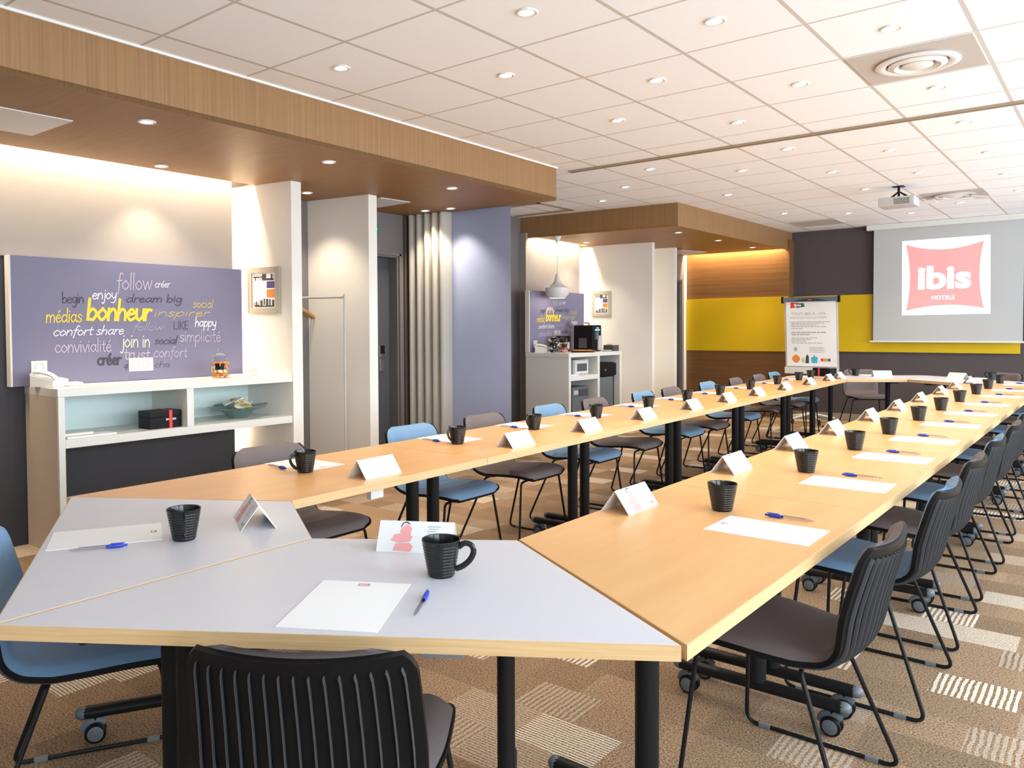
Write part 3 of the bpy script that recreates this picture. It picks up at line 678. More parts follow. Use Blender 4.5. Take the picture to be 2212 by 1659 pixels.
def candy_jar(label, loc, mats, n, gname, sc=1.0, clab='wrapped sweet in the glass jar on the long console'):
    j = thing('candy_jar', label, 'jar', loc)
    MB().lathe([(0,.0),(.055*sc,.0),(.060*sc,.006),(.060*sc,.135*sc),(.050*sc,.150*sc),(.046*sc,.150*sc),(.0555*sc,.133*sc),(.0555*sc,.010),(0,.008)], 32).build('jar_body', M['glass'], j, smooth=True)
    MB().lathe([(0,.1515*sc),(.058*sc,.1515*sc),(.060*sc,.160*sc),(.040*sc,.172*sc),(.014*sc,.180*sc),(.020*sc,.196*sc),(.012*sc,.210*sc),(0,.212*sc)], 28).build('lid', M['glass'], j, smooth=True)
    a = R(-38); m = MB()
    seg = 8; v = []; f = []
    for i in range(seg+1):
        t = a-.55+1.1*i/seg
        v += [(.0612*sc*math.cos(t), .0612*sc*math.sin(t), .060*sc), (.0612*sc*math.cos(t), .0612*sc*math.sin(t), .105*sc)]
        if i: f.append((2*i-2, 2*i, 2*i+1, 2*i-1))
    m.add(v, f).build('blackboard_label', M['black'], j, smooth=True)
    rr = random.Random(len(label)); protos = {}
    for i in range(n):
        lvl = i // 7; k = i % 7; r0 = .037*sc if k else 0.0; ang = k/6*2*math.pi + lvl*.5
        p = (loc[0]+r0*math.cos(ang), loc[1]+r0*math.sin(ang), loc[2]+(.020+lvl*.027)*sc)
        mt = mats[(i*3+lvl) % len(mats)]
        if mt.name not in protos:
            m = MB().sphere((0,0,0), .0165*sc, .013*sc, .011*sc, 10, 6)
            for sgn in (-1, 1): m.cyl((0,0), .003*sc, 0, .011*sc, 8, .009*sc).v[-16:] = [(sgn*(z+.015*sc), x, y) for x, y, z in m.v[-16:]]
            protos[mt.name] = o = m.build('candy', mt, smooth=True)
        else: o = dup(protos[mt.name])
        o.location = p; o.rotation_euler = (rr.uniform(-.5,.5), rr.uniform(-.5,.5), rr.uniform(0,6)); tag(o, clab, 'candy', gname)
    return j
M['c_or'] = mat('orange_wrapper', (0.90, 0.26, 0.03), 0.35); M['c_wh'] = mat('white_wrapper', (0.85, 0.83, 0.78), 0.4); M['c_re'] = mat('red_wrapper', (0.70, 0.08, 0.04), 0.35)
M['c_ye'] = mat('yellow_wrapper', (0.90, 0.62, 0.08), 0.35); M['c_dk'] = mat('dark_wrapper', (0.07, 0.03, 0.02), 0.35)
candy_jar('glass sweet jar with a black label at the right of the long console', (-4.99, 3.235, .9955), [M['c_or'], M['c_wh'], M['c_re'], M['c_or'], M['c_ye'], M['c_wh']], 28, 'sweets in the jar on the long console')
# things on the lower shelf
def ribbon_box(label, loc, rz, letter=True, hx=.075, hy=.15, h=.115, grp='black boxes with a red band'):
    r = thing('gift_box', label, 'box', loc, rz, grp)
    MB().box(-hx, hx, -hy, hy, 0, h*.62).build('box_body', M['black'], r, bevel=.004); MB().box(-hx-.001, hx+.001, -hy-.001, hy+.001, h*.62+.0005, h).build('box_lid', M['black'], r, bevel=.006)
    MB().ring([(-hx-.003,-.0005),(hx+.003,-.0005),(hx+.003,h+.002),(-hx-.003,h+.002)], [(-hx-.0015,0),(hx+.0015,0),(hx+.0015,h+.0005),(-hx-.0015,h+.0005)], .022, .044).xform(Matrix(((1,0,0,0),(0,0,1,0),(0,1,0,0),(0,0,0,1)))).build('red_ribbon', M['red'], r)
    if letter:
        m = MB(); typed(m, 'BOXES', .0, h*.45, .072, .012, lambda a, c_: (hx+.0022, a, c_), bold=.03); m.build('lettering', M['white_word'], r)
    return r
M['red'] = mat('red_ribbon', (0.72, 0.045, 0.04), 0.4)
rb = ribbon_box('black lidded box with a red ribbon on the shelf of the long console', (-4.93, 2.732, .6925), 0, True, .075, .112)
rb.children[0].name = 'box_body'
# glass dish with tea sachets
d = thing('glass_dish', 'wavy green glass dish on the shelf of the long console', 'dish', (-5.03, 3.405, .6925))
prof = [(.0,.0),(.070,.0),(.085,.015),(.12,.050),(.17,.066),(.215,.080)]; seg = 40; v = []; f = []
for off in (0, .005):
    for r_, h_ in prof:
        for i in range(seg):
            a = 2*math.pi*i/seg; q = 1+.12*math.cos(4*a)*(r_/.215)
            v.append((r_*q*math.cos(a), r_*q*math.sin(a), h_+off+.010*math.cos(4*a+.6)*(r_/.215)**2))
n = len(prof)
for s_ in (0, 1):
    for k in range(n-1):
        for i in range(seg):
            j = (i+1) % seg; q = (s_*n+k)*seg; t = (q+i, q+j, q+seg+j, q+seg+i); f.append(t if s_ else t[::-1])
for i in range(seg):
    j = (i+1) % seg; f.append(((n-1)*seg+i, (n-1)*seg+j, (2*n-1)*seg+j, (2*n-1)*seg+i))
MB().add(v, f).build('dish_bowl', M['green_glass'], d, smooth=True)
rr = random.Random(4); sp_ = {}
M['tea_a'] = mat('cream_sachet', (0.80, 0.76, 0.64), 0.6); M['tea_b'] = mat('grey_green_sachet', (0.42, 0.48, 0.42), 0.6); M['tea_c'] = mat('yellow_sachet', (0.80, 0.62, 0.18), 0.6); M['tea_d'] = mat('white_sachet', (0.86,0.86,0.84), 0.6)
for i in range(26):
    m_ = [M['tea_a'], M['tea_d'], M['tea_b'], M['tea_d'], M['tea_a'], M['tea_c']][i % 6]
    if m_.name not in sp_: sp_[m_.name] = o = MB().box(-.035, .035, -.028, .028, -.0025, .0025).build('tea_sachet', m_, bevel=.002)
    else: o = dup(sp_[m_.name])
    a = rr.uniform(0, 6.28); q = rr.uniform(0, .135)*(1-i/50); z = .058+i*.0027+q*.16
    o.location = (-5.03+q*math.cos(a)*.85, 3.405+q*math.sin(a), .6925+z); o.rotation_euler = (rr.uniform(-.45,.45), rr.uniform(-.45,.45), rr.uniform(0,6.28))
    tag(o, 'paper tea sachet heaped in the wavy green glass dish', 'tea sachet', 'tea sachets in the glass dish')
tag(MB().box(-.105, .105, -.15, .15, 0, .010).build('paper_pad', M['paper'], loc=(-4.93, 2.235, .6925), bevel=.001), 'white paper pad lying on the shelf at the left of the long console', 'paper')
tag(MB().box(-.08, .08, -.11, .08, 0, .012).build('booklet', M['white_lam'], loc=(-4.97, 2.19, .7026), bevel=.001), 'white booklet lying on the paper pad in the long console', 'booklet')
# picture frames on the partitions
def picture(label, p0, p1, z0, z1):
    """frame on a partition face between two plan points"""
    dx, dy = p1[0]-p0[0], p1[1]-p0[1]; w_ = math.hypot(dx, dy); ang = math.atan2(dy, dx)
    r = thing('picture_frame', label, 'picture', (p0[0], p0[1], z0), ang, 'framed notices on the partitions')
    h_ = z1-z0; fw = .042
    P = lambda o, i: MB().ring(o, i, .0008, .022).xform(Matrix(((1,0,0,0),(0,0,-1,0),(0,1,0,0),(0,0,0,1))))
    P([(0,0),(w_,0),(w_,h_),(0,h_)], [(fw,fw),(w_-fw,fw),(w_-fw,h_-fw),(fw,h_-fw)]).build('frame', M['frame_taupe'], r, bevel=.002)
    MB().box(fw, w_-fw, -.010, -.001, fw, h_-fw).build('notice', M['paper'], r)
    iw, ih = w_-2*fw, h_-2*fw
    def bl(nm, m_, rects):
        b_ = MB()
        for a0, a1, b0, b1 in rects: b_.box(fw+a0*iw, fw+a1*iw, -.0112, -.0101, fw+b0*ih, fw+b1*ih)
        b_.build(nm, m_, r)
    bl('upper_photo', M['ink_dark'], [(.06,.42,.86,.90),(.12,.16,.78,.90),(.42,.60,.78,.97),(.60,.92,.78,.84),(.80,.86,.78,.96)]); bl('lower_photo', M['ink_dark'], [(.10,.93,.02,.06),(.10,.30,.05,.09),(.14,.20,.09,.18),(.34,.44,.04,.22),(.48,.54,.08,.26),(.58,.68,.04,.25),(.72,.78,.06,.24),(.84,.93,.04,.22)])
    bl('photo_grey', M['ink_grey'], [(.06,.36,.92,.95),(.30,.38,.78,.90),(.86,.93,.86,.95),(.04,.12,.04,.16),(.22,.32,.10,.20),(.08,.40,.60,.605),(.08,.40,.48,.485),(.08,.30,.34,.345)])
    bl('orange_block', M['orange'], [(.62,.95,.29,.52)]); bl('navy_block', M['navy'], [(.62,.95,.56,.75)])
    return r
def along(a, b_, t): return (a[0]+(b_[0]-a[0])*t, a[1]+(b_[1]-a[1])*t)
P1a, P1b = (-5.46,3.61), (-4.80,3.732)
picture('framed notice with orange and navy blocks on the nearest white partition', along(P1a, P1b, .355), along(P1a, P1b, .835), 1.465, 1.815)
P3a, P3b = (-5.9,9.53), (-4.84,9.69)
picture('framed notice with an orange block on the far white partition by the coffee corner', along(P3a, P3b, .20), along(P3a, P3b, .465), 1.505, 1.845)
# clothes rail between the first two partitions, with hangers
r = thing('clothes_rack', 'slim pale clothes rail standing before the second white partition', 'clothes rack', (0,0,0))
m = MB().tube([(-5.37,4.22,1.605),(-4.885,4.31,1.600)], .011, 10); m.build('rail', M['grey_paint'], r, smooth=True)
MB().tube([(-4.873,4.312,1.625),(-4.873,4.312,.012)], .008, 10).build('post', M['grey_paint'], r, smooth=True)
MB().tube([(-5.38,4.22,1.625),(-5.38,4.22,.012)], .008, 10).build('post', M['grey_paint'], r, smooth=True)
for x, y in ((-4.873,4.312),(-5.38,4.22)): MB().box(x-.02, x+.02, y-.06, y+.06, 0, .012).build('foot', M['grey_paint'], r, bevel=.003)
def hanger(loc, rz, label):
    h_ = thing('coat_hanger', label, 'hanger', loc, rz, 'hangers on the clothes rail')
    MB().tube(catmull([(0,-.215,-.155),(0,-.10,-.105),(0,0,-.085),(0,.10,-.105),(0,.215,-.155)], 5), .011, 8, flat=.016).build('shoulder_bar', M['wood_hanger'], h_, smooth=True)
    MB().tube(catmull([(0,0,-.085),(0,0,-.04),(0,.016,-.015),(0,.018,.008),(0,0,.0175),(0,-.014,.008)], 4), .0025, 6).build('hook', M['chrome'], h_, smooth=True)
hanger((-5.335, 4.2265, 1.5955), R(16), 'wooden coat hanger on the clothes rail, nearest its end'); hanger((-5.362, 4.2215, 1.5955), R(16), 'wooden coat hanger on the clothes rail, just behind the first one')
# exit sign, accordion wall
e = thing('exit_sign', 'green emergency exit sign on the wall above the door', 'sign', (-5.459, 5.125, 2.215))
MB().box(0, .02, -.13, .13, 0, .125).build('sign_box', M['green'], e, bevel=.002)
m = MB(); pl = lambda a, c_: (.021, a, c_)
def poly(mb, pts): mb.add([pl(*p) for p in pts], [tuple(range(len(pts)))])
poly(m, [(.075+.014*math.cos(i*.7854), .098+.014*math.sin(i*.7854)) for i in range(8)])
for q in ([(.060,.085),(.085,.085),(.080,.050),(.062,.050)], [(.062,.050),(.074,.050),(.060,.020),(.040,.018),(.040,.026),(.052,.030)], [(.070,.050),(.082,.050),(.096,.030),(.092,.014),(.084,.014),(.086,.028)],
          [(.085,.085),(.085,.075),(.108,.062),(.112,.070)], [(.060,.085),(.060,.075),(.040,.062),(.035,.070)], [(-.10,.055),(-.06,.02),(-.06,.045),(0,.045),(0,.065),(-.06,.065),(-.06,.09)]): poly(m, q)
m.build('running_figure', M['white_word'], e)
f_ = thing('folding_wall', 'beige accordion folding wall stacked beside the blue wall', 'folding wall', (0,0,0))
ys = lambda x: 5.705+(x+5.46)*.0875
x = -5.42
m = MB(); pts = []
for i in range(5):
    x0 = -5.43+i*.094; x1 = x0+.094
    for k in range(9):
        t = k/8; pts.append((x0+(x1-x0)*t, ys(x0)-.015-.085*math.sin(math.pi*t)**.6 if 0 < t < 1 else ys(x0)-.015))
v = []; fcs = []
for p in pts: v += [(p[0], p[1], .01), (p[0], p[1], ZS-.002)]
back = [(pts[-1][0], pts[-1][1]+.03), (pts[0][0], pts[0][1]+.03)]
for p in back: v += [(p[0], p[1], .01), (p[0], p[1], ZS-.002)]
N_ = len(pts)+2
for i in range(N_): j = (i+1) % N_; fcs.append((2*i, 2*j, 2*j+1, 2*i+1))
fcs.append(tuple(2*i+1 for i in range(N_))); fcs.append(tuple(2*i for i in range(N_-1,-1,-1)))
m.add(v, fcs); m.build('pleated_panel', M['accordion'], f_, smooth=True, angle=50)
MB().box(-5.458, -5.436, 5.60, 5.71, .01, ZS-.002).build('end_post', M['slot'], f_)
# ------------------------------------------------------------------ far niche: coffee corner
X2 = -5.0
c = thing('coffee_cabinet', 'white laminate cabinet of the coffee corner under the small word board', 'cabinet', (0,0,0))
MB().box(X2-.62, X2, 7.885, 9.155, .995, 1.043).build('worktop', M['white_lam'], c, bevel=.002)
MB().box(X2-.62, X2-.002, 7.888, 7.935, 0, .9945).build('side_panel', M['white_lam'], c, bevel=.002)
MB().box(X2-.62, X2-.002, 9.105, 9.152, 0, .9945).build('side_panel', M['white_lam'], c, bevel=.002)
MB().box(X2-.62, X2-.002, 8.55, 8.60, 0, .9945).build('divider', M['white_lam'], c, bevel=.002)
MB().box(X2-.62, X2-.002, 7.9355, 8.5495, .715, .772).build('shelf', M['white_lam'], c, bevel=.002)
MB().box(X2-.62, X2-.60, 7.9355, 8.5495, .05, .9945).build('back_panel', M['white_lam'], c); MB().box(X2-.62, X2-.60, 8.6005, 9.1045, .05, .9945).build('back_panel', M['white_lam'], c)
word_board('small violet board with handwritten words above the coffee cabinet', -5.62, 7.975, 9.245, 1.044, 1.806)
socket('small white wall socket on the small violet word board by the telephone', -5.62, 8.045, 8.125, 1.10, 1.19, 1)
phone('white telephone at the left end of the coffee cabinet', (-5.50, 8.075, 1.0435), R(20))
s_ = thing('safe', 'grey keypad safe on the upper shelf of the coffee cabinet', 'safe', (X2-.13, 8.27, .7725))
MB().box(-.14, .06, -.17, .17, .0, .185).build('safe_body', M['grey_paint'], s_, bevel=.006)
MB().box(.0605, .072, -.15, .15, .018, .168).build('safe_door', M['white_lam'], s_, bevel=.005); MB().box(.0725, .076, -.115, .115, .045, .14).build('keypad_panel', M['grey_plastic'], s_, bevel=.002)
m = MB()
for i in range(3):
    for j in range(4): m.box(.0765, .079, -.09+j*.048, -.055+j*.048, .055+i*.027, .073+i*.027)
m.build('keys', M['ink_dark'], s_)
s_ = thing('safe', 'dark grey safe low in the coffee cabinet, below the keypad safe', 'safe', (X2-.16, 8.25, .05))
MB().box(-.14, .10, -.19, .19, 0, .58).build('safe_body', M['grey_plastic'], s_, bevel=.006)
MB().box(.1005, .108, -.05, .15, .47, .55).build('keypad_panel', M['ink_dark'], s_, bevel=.002); MB().box(.1005, .108, -.17, -.07, .49, .54).build('display', M['grey_paint'], s_, bevel=.002)
MB().box(X2-.60, X2-.003, 7.936, 8.5495, 0, .049).build('plinth', M['white_lam'], c)
f_ = thing('mini_fridge', 'black mini fridge with a pale door panel in the coffee cabinet', 'fridge', (X2-.14, 8.85, .0))
MB().box(-.30, .06, -.245, .245, 0, .90).build('fridge_body', M['black'], f_, bevel=.006); MB().box(.0605, .10, -.24, .15, .06, .72).build('fridge_door', M['grey_plastic'], f_, bevel=.006)
MB().box(.0605, .095, -.24, .24, .735, .89).build('control_strip', M['black'], f_, bevel=.004); MB().lathe([(0,.012),(.014,.012),(.016,0)], 16, (.0955,-.05,.81), 'x').build('dial', M['chrome'], f_, smooth=True)
tag(MB().box(-.07, .07, -.09, .09, 0, .012).build('leaflet_stack', M['paper'], loc=(X2-.11, 8.08, .7725), bevel=.001), 'white leaflets on the upper shelf of the coffee cabinet', 'paper')
# coffee machine etc.
k = thing('coffee_machine', 'black coffee machine with blue display on the coffee cabinet', 'coffee machine', (-5.33, 8.87, 1.0435), 0)
MB().box(-.15, .13, -.115, .115, .0, .335).build('machine_body', M['black'], k, bevel=.022)
MB().box(-.07, .05, -.121, -.1155, .04, .17).build('side_vent', M['ink_dark'], k, bevel=.003)
MB().box(.1305, .148, .005, .095, .015, .20).build('water_tank', M['grey_paint'], k, bevel=.004)
MB().box(.1305, .165, -.07, -.015, .15, .25).build('spout', M['grey_plastic'], k, bevel=.005)
m = MB()
for i in range(4): m.box(.131, .134, -.05+i*.030, -.030+i*.030, .262, .282)
m.box(.131, .134, -.02, .04, .292, .303); m.build('lit_buttons', mat('blue_display', (0.1,0.4,0.9), 0.4, emit=(0.25,0.6,1.0), estr=1.2), k)
MB().tube(catmull([(-.03,-.08,.334),(-.03,-.06,.358),(-.03,0,.365),(-.03,.06,.358),(-.03,.08,.334)], 5), .010, 8).build('carry_handle', M['tan'], k, smooth=True)
M['c_bk'] = mat('black_capsule', (0.02,0.015,0.015), 0.3)
candy_jar('glass jar full of black and white sweets on the coffee cabinet', (-5.34, 8.075, 1.0435), [M['c_bk'], M['c_wh'], M['c_dk'], M['c_bk'], M['c_wh']], 35, 'dark and white sweets in the coffee corner jar', 1.12, 'dark or white sweet in the left glass jar of the coffee corner')
candy_jar('glass jar of pink and red sweets on the coffee cabinet', (-5.30, 8.225, 1.0435), [mat('rose_wrapper', (0.80,0.42,0.34), 0.4), M['c_re'], M['c_wh']], 28, 'pink and red sweets in the coffee corner jar', 1.05, 'pink or red sweet in the right glass jar of the coffee corner')
b = thing('capsule_box', 'black box with a pale label behind the sweet jars of the coffee corner', 'box', (-5.48, 8.46, 1.0435)); MB().box(-.07, .07, -.11, .11, 0, .20).build('box_body', M['black'], b, bevel=.004)
MB().box(.0705, .073, -.01, .085, .03, .12).build('pale_label', M['grey_paint'], b)
t_ = thing('serving_tray', 'round dark red tray of pastries before the coffee machine', 'tray', (-5.14, 8.42, 1.0435))
MB().lathe([(0,.0),(.13,.0),(.165,.022),(.16,.024),(.128,.006),(0,.006)], 40).build('tray_dish', mat('dark_red_tray', (0.16,0.035,0.02), 0.35), t_, smooth=True)
o0 = None
for i in range(22):
    n_ = 8 if i < 8 else (13 if i < 21 else 1); a = (i if i < 8 else i-8)/n_*6.2832; q = .055 if i < 8 else (.105 if i < 21 else 0)
    p = (-5.14+q*math.cos(a), 8.42+q*math.sin(a), 1.051)
    if o0 is None: o0 = o = MB().lathe([(0,.0),(.018,.0),(.021,.008),(.016,.018),(0,.021)], 14).build('pastry', M['pastry'], smooth=True)
    else: o = dup(o0)
    o.location = p; o.rotation_euler = (0, 0, i); tag(o, 'small golden pastry on the dark red tray in the coffee corner', 'pastry', 'pastries on the tray')
b = thing('supply_box', 'dark open box at the right end of the coffee cabinet, by the machine', 'box', (-5.105, 9.065, 1.0435)); MB().ring([(-.07,-.075),(.07,-.075),(.07,.075),(-.07,.075)], [(-.065,-.07),(.065,-.07),(.065,.07),(-.065,.07)], .004, .075).build('box_walls', M['ink_dark'], b); MB().box(-.07, .07, -.075, .075, 0, .0038).build('box_bottom', M['ink_dark'], b)
tag(MB().box(-.045, .045, -.05, .05, 0, .085).build('napkin_stack', mat('beige_napkins', (.70,.55,.38), .7), loc=(-5.105, 9.065, 1.0478), bevel=.003), 'beige napkins standing in the dark box on the coffee cabinet', 'napkins')
tag(MB().lathe([(0,0),(.04,0),(.07,.012),(.068,.015),(.038,.005),(0,.005)], 28).build('saucer', M['white_paint'], smooth=True, loc=(-5.075, 8.90, 1.0435)), 'white saucer near the right end of the coffee cabinet', 'saucer')
tag(MB().box(-.04, .04, -.09, .09, 0, .010).build('yellow_packet', M['c_ye'], loc=(-5.335, 8.60, 1.0435), bevel=.003), 'flat yellow packet behind the pastry tray', 'packet')
# pendant lamp
p = thing('pendant_lamp', 'white beat-shaped pendant lamp over the coffee cabinet', 'lamp', (-5.42, 8.285, ZT))
MB().lathe([(0,-.085),(.008,-.083),(.055,-.002),(.055,0),(0,0)], 28).build('canopy', M['white_paint'], p, smooth=True)
MB().cyl((0,0), .003, -.46, -.083, 8).build('cord', M['grey_paint'], p)
MB().lathe([(.008,-.455),(.022,-.48),(.040,-.555),(.080,-.600),(.148,-.635),(.152,-.675),(.135,-.72),(.098,-.762),(.092,-.762),(.13,-.715),(.146,-.672),(.14,-.64),(.07,-.600),(.03,-.555),(.008,-.47)], 40).build('lamp_shade', M['white_paint'], p, smooth=True)
MB().sphere((0,0,-.715), .032).build('bulb', M['lamp_on'], p, smooth=True)
l = bpy.data.lights.new('pendant_light', 'POINT'); l.energy = 1.2; l.color = WARM; l.shadow_soft_size = .03
o = bpy.data.objects.new('pendant_light', l); COL.objects.link(o); o.location = (0,0,-.775); o.parent = p
# flip chart
F = thing('flip_chart', 'white flip chart on a stand at the corner of the back wall', 'flip chart', (0, 11.5, 0))
tl = lambda a, y, z: (-3.715+.03*(1.745-z)/1.04+a*.70, y - .06*(1.745-z)*0, z)
def fp(nm, m_, rects, y0, y1):
    b_ = MB()
    for a0, a1, z0, z1 in rects:
        b_.add([tl(a0,y0,z0), tl(a1,y0,z0), tl(a1,y1,z0), tl(a0,y1,z0), tl(a0,y0,z1), tl(a1,y0,z1), tl(a1,y1,z1), tl(a0,y1,z1)], [(3,2,1,0),(4,5,6,7),(0,1,5,4),(1,2,6,5),(2,3,7,6),(3,0,4,7)])
    return b_.build(nm, m_, F)
fp('board', M['grey_paint'], [(0,1,.70,1.745)], 0, .025)
fp('paper_pad', M['paper'], [(.035,.965,.795,1.70)], -.012, -.001)
fp('top_clamp', M['grey_plastic'], [(-.03,1.03,1.690,1.755)], -.022, -.0125)
fp('clamp_cap', M['black'], [(-.05,-.015,1.675,1.765)], -.024, .02); fp('clamp_cap', M['black'], [(1.015,1.05,1.675,1.765)], -.024, .02)
fp('pen_tray', M['white_lam'], [(0,1,.690,.78)], -.05, -.0125)
m = MB(); pts = [(.16+.68*i/14, 1.692+.046*math.sin(math.pi*i/14)) for i in range(15)]
m.add([tl(a, -.0235, z) for a, z in pts], [tuple(range(len(pts)))]); m.build('clamp_crest', mat('dark_green_crest', (.03,.06,.06), .4), F)
fp('crest_mark', M['red'], [(.46,.54,1.708,1.726)], -.0245, -.0238)
W2 = lambda y: (lambda a, c_: tl(a, y, c_))
m = MB(); typed(m, 'TOUT IBIS À -10%', .13, 1.505, .66, .045, W2(-.0132)); typed(m, 'PARTOUT TOUT LE TEMPS', .12, 1.455, .68, .026, W2(-.0132)); m.build('heading', M['ink_grey'], F)
m = MB(); rr = random.Random(2)
for z, w_ in ((1.405,.74),(1.383,.62),(1.361,.48),(1.339,.66),(1.310,.22),(1.255,.66),(1.225,.36),(1.180,.50),(1.158,.38),(1.136,.28),(1.112,.60)):
    a = .13
    while a < .13+w_:
        l_ = rr.uniform(.03,.10); q = .010 if z not in (1.255,1.225) else .017
        m.add([tl(a,-.0132,z), tl(min(a+l_,.13+w_),-.0132,z), tl(min(a+l_,.13+w_),-.0132,z+q), tl(a,-.0132,z+q)], [(0,1,2,3)]); a += l_+.012
for z in (1.05,1.032,1.014,.99):
    m.add([tl(.47,-.0132,z), tl(.47+rr.uniform(.22,.36),-.0132,z), tl(.47+.25,-.0132,z+.007), tl(.47,-.0132,z+.007)], [(0,1,2,3)])
m.build('small_print', M['ink_grey'], F)
def blob(nm, m_, cx, cz, rx, rz_, n=14, wob=.0):
    b_ = MB(); b_.add([tl(cx+rx*math.cos(6.2832*i/n)*(1+wob*math.cos(4*6.2832*i/n)), -.0132, cz+rz_*math.sin(6.2832*i/n)*(1+wob*math.cos(4*6.2832*i/n))) for i in range(n)], [tuple(range(n))]); return b_.build(nm, m_, F)
m = MB()
for q in ([(.12,1.60),(.30,1.625),(.29,1.675),(.13,1.685)],): m.add([tl(a,-.0132,z) for a, z in q], [(0,1,2,3)])
m.build('red_flag_logo', M['red'], F)
m = MB(); m.add([tl(a,-.0134,z) for a, z in ((.24,1.605),(.40,1.622),(.38,1.672),(.25,1.668))], [(0,1,2,3)]); m.build('dark_flag_logo', mat('dark_green_print', (.03,.12,.12), .5), F)
m = MB(); typed(m, 'ibis', .19, 1.628, .14, .034, W2(-.0137), bold=.03); m.build('flag_lettering', M['white_word'], F)
blob('red_pig_figure', M['orange'], .21, .895, .075, .055, 18, .06); blob('green_figure', mat('lime_print', (.45,.62,.25), .5), .345, .875, .03, .035)
m = MB(); m.add([tl(a,-.0133,z) for a, z in ((.385,.835),(.455,.835),(.455,.93),(.425,.96),(.40,.93))], [tuple(range(5))]); m.build('dark_bag_figure', M['ink_dark'], F)
m = MB(); m.add([tl(a,-.0133,z) for a, z in ((.505,.84),(.61,.84),(.62,.92),(.57,.93),(.56,.965),(.54,.93),(.495,.915))], [tuple(range(7))]); m.build('blue_bag_figure', mat('cyan_print', (.08,.42,.58), .5), F)
for i, m_ in enumerate((M['red'], M['orange'], mat('olive_print', (.35,.45,.12), .5), M['navy'])):
    b_ = MB(); b_.add([tl(.68+i*.045,-.0132,.865), tl(.722+i*.045,-.0132,.865), tl(.722+i*.045,-.0132,.905), tl(.68+i*.045,-.0132,.905)], [(0,1,2,3)]); b_.build('colour_block', m_, F)
blob('round_print', M['ink_grey'], .205, 1.03, .035, .03, 12)
MB().cyl((-3.35,.045), .022, .13, .72, 14).build('column', M['white_lam'], F, smooth=True)
m = MB()
for a in range(5): q = a*2*math.pi/5+.3; m.tube([(-3.35,.045,.135),(-3.35+.30*math.cos(q),.045+.30*math.sin(q),.075)], .016, 8)
m.build('star_base', M['white_lam'], F, smooth=True)
for a in range(5):
    q = a*2*math.pi/5+.3; MB().lathe([(0,-.012),(.028,-.012),(.03,-.006),(.03,.006),(.028,.012),(0,.012)], 16, (-3.35+.30*math.cos(q), .045+.30*math.sin(q), .030), 'x').tube([(-3.35+.30*math.cos(q), .045+.30*math.sin(q), .03),(-3.35+.30*math.cos(q), .045+.30*math.sin(q), .08)], .008, 6).build('caster', M['black'], F, smooth=True)
# ------------------------------------------------------------------ meeting tables
def offset_poly(P, d):
    n = len(P); out = []
    a = sum(P[i][0]*P[(i+1)%n][1]-P[(i+1)%n][0]*P[i][1] for i in range(n)); sg = 1 if a > 0 else -1
    for i in range(n):
        p0, p1, p2 = Vector(P[i-1]), Vector(P[i]), Vector(P[(i+1)%n])
        e1 = (p1-p0).normalized(); e2 = (p2-p1).normalized(); n1 = Vector((e1.y, -e1.x))*sg; n2 = Vector((e2.y, -e2.x))*sg
        m_ = (n1+n2); out.append(tuple(p1 + m_*(d/max(.2, (1+n1.dot(n2))))))
    return out
def t_leg(parent, pos, ang, length=.60, r=.032, seg=24):
    """column, cross foot with end caps, two twin casters; the foot runs along ang"""
    ca, sa = math.cos(ang), math.sin(ang); T = Matrix.Translation((pos[0], pos[1], 0)) @ Matrix.Rotation(ang, 4, 'Z')
    MB().cyl((0,0), r, .112, .6995, seg).xform(T).build('column', M['metal_black'], parent, smooth=True)
    MB().box(-length*.42, length*.42, -.03, .03, .690, .7085).xform(T).build('bracket', M['metal_black'], parent, bevel=.003)
    h = length/2
    MB().tube([(-h+.02,0,.098),(h-.02,0,.098)], .024, 12, flat=.020).xform(T).build('foot', M['metal_black'], parent, smooth=True)
    for s_ in (-1, 1):
        MB().sphere((s_*(h-.020),0,.098), .026, .0245, .0205, 12, 8).xform(T).build('foot_cap', M['grey_plastic'], parent, smooth=True)
    for s_ in (-1, 1):
        x = s_*(h-.055)
        m = MB().cyl((x,0), .007, .050, .085, 8)
        for y in (-.016, .016): m.lathe([(0,-.008),(.028,-.008),(.0325,-.004),(.0325,.004),(.028,.008),(0,.008)], 18, (x, y, .033), 'y')
        cst = m.xform(T).build('caster', M['black'], parent, smooth=True)
        m = MB()
        for y in (-.0245, .0245): m.lathe([(.0245, -.0006 if y < 0 else .0006),(.021, -.002 if y < 0 else .002),(0, -.0025 if y < 0 else .0025)], 18, (x, y, .033), 'y')
        m.tube(fillet([(x-.030,0,.034),(x-.024,0,.056),(x+.006,0,.064),(x+.028,0,.052)], .012), .019, 8, flat=.008)
        m.xform(T).build('wheel_hub', M['grey_plastic'], cst, smooth=True)
def table(name, label, poly, mat_top, legs, group, r=.031, origin=None):
    ox = sum(p[0] for p in poly)/len(poly); oy = sum(p[1] for p in poly)/len(poly)
    t = thing(name, label, 'table', (ox, oy, 0), 0, group)
    P = [(p[0]-ox, p[1]-oy) for p in poly]; inn = offset_poly(P, -.0035); edg = offset_poly(P, -.0015)
    MB().prism(inn, .709, .740).build('tabletop', mat_top, t, bevel=.0006)
    MB().ring(edg, offset_poly(P, -.0034), .7088, .7396).build('edge_band', M['edge_wood'], t)
    for (x, y), ang in legs: t_leg(t, (x-ox, y-oy), ang, r=r)
    return t
RX0, RX1, RY = -1.318, -.612, 2.80; TL = 1.445
RC = (RX0+RX1)/2
GT = 'beech meeting tables of the right row'
table('trapezoid_table', 'beech trapezoid table nearest the camera at the start of the right row', [(-.620,1.386),(-1.3075,1.797),(RX0,RY),(RX1,RY)], M['top_wood'], [((RC,2.725),0), ((-.945,1.865),0)], GT)
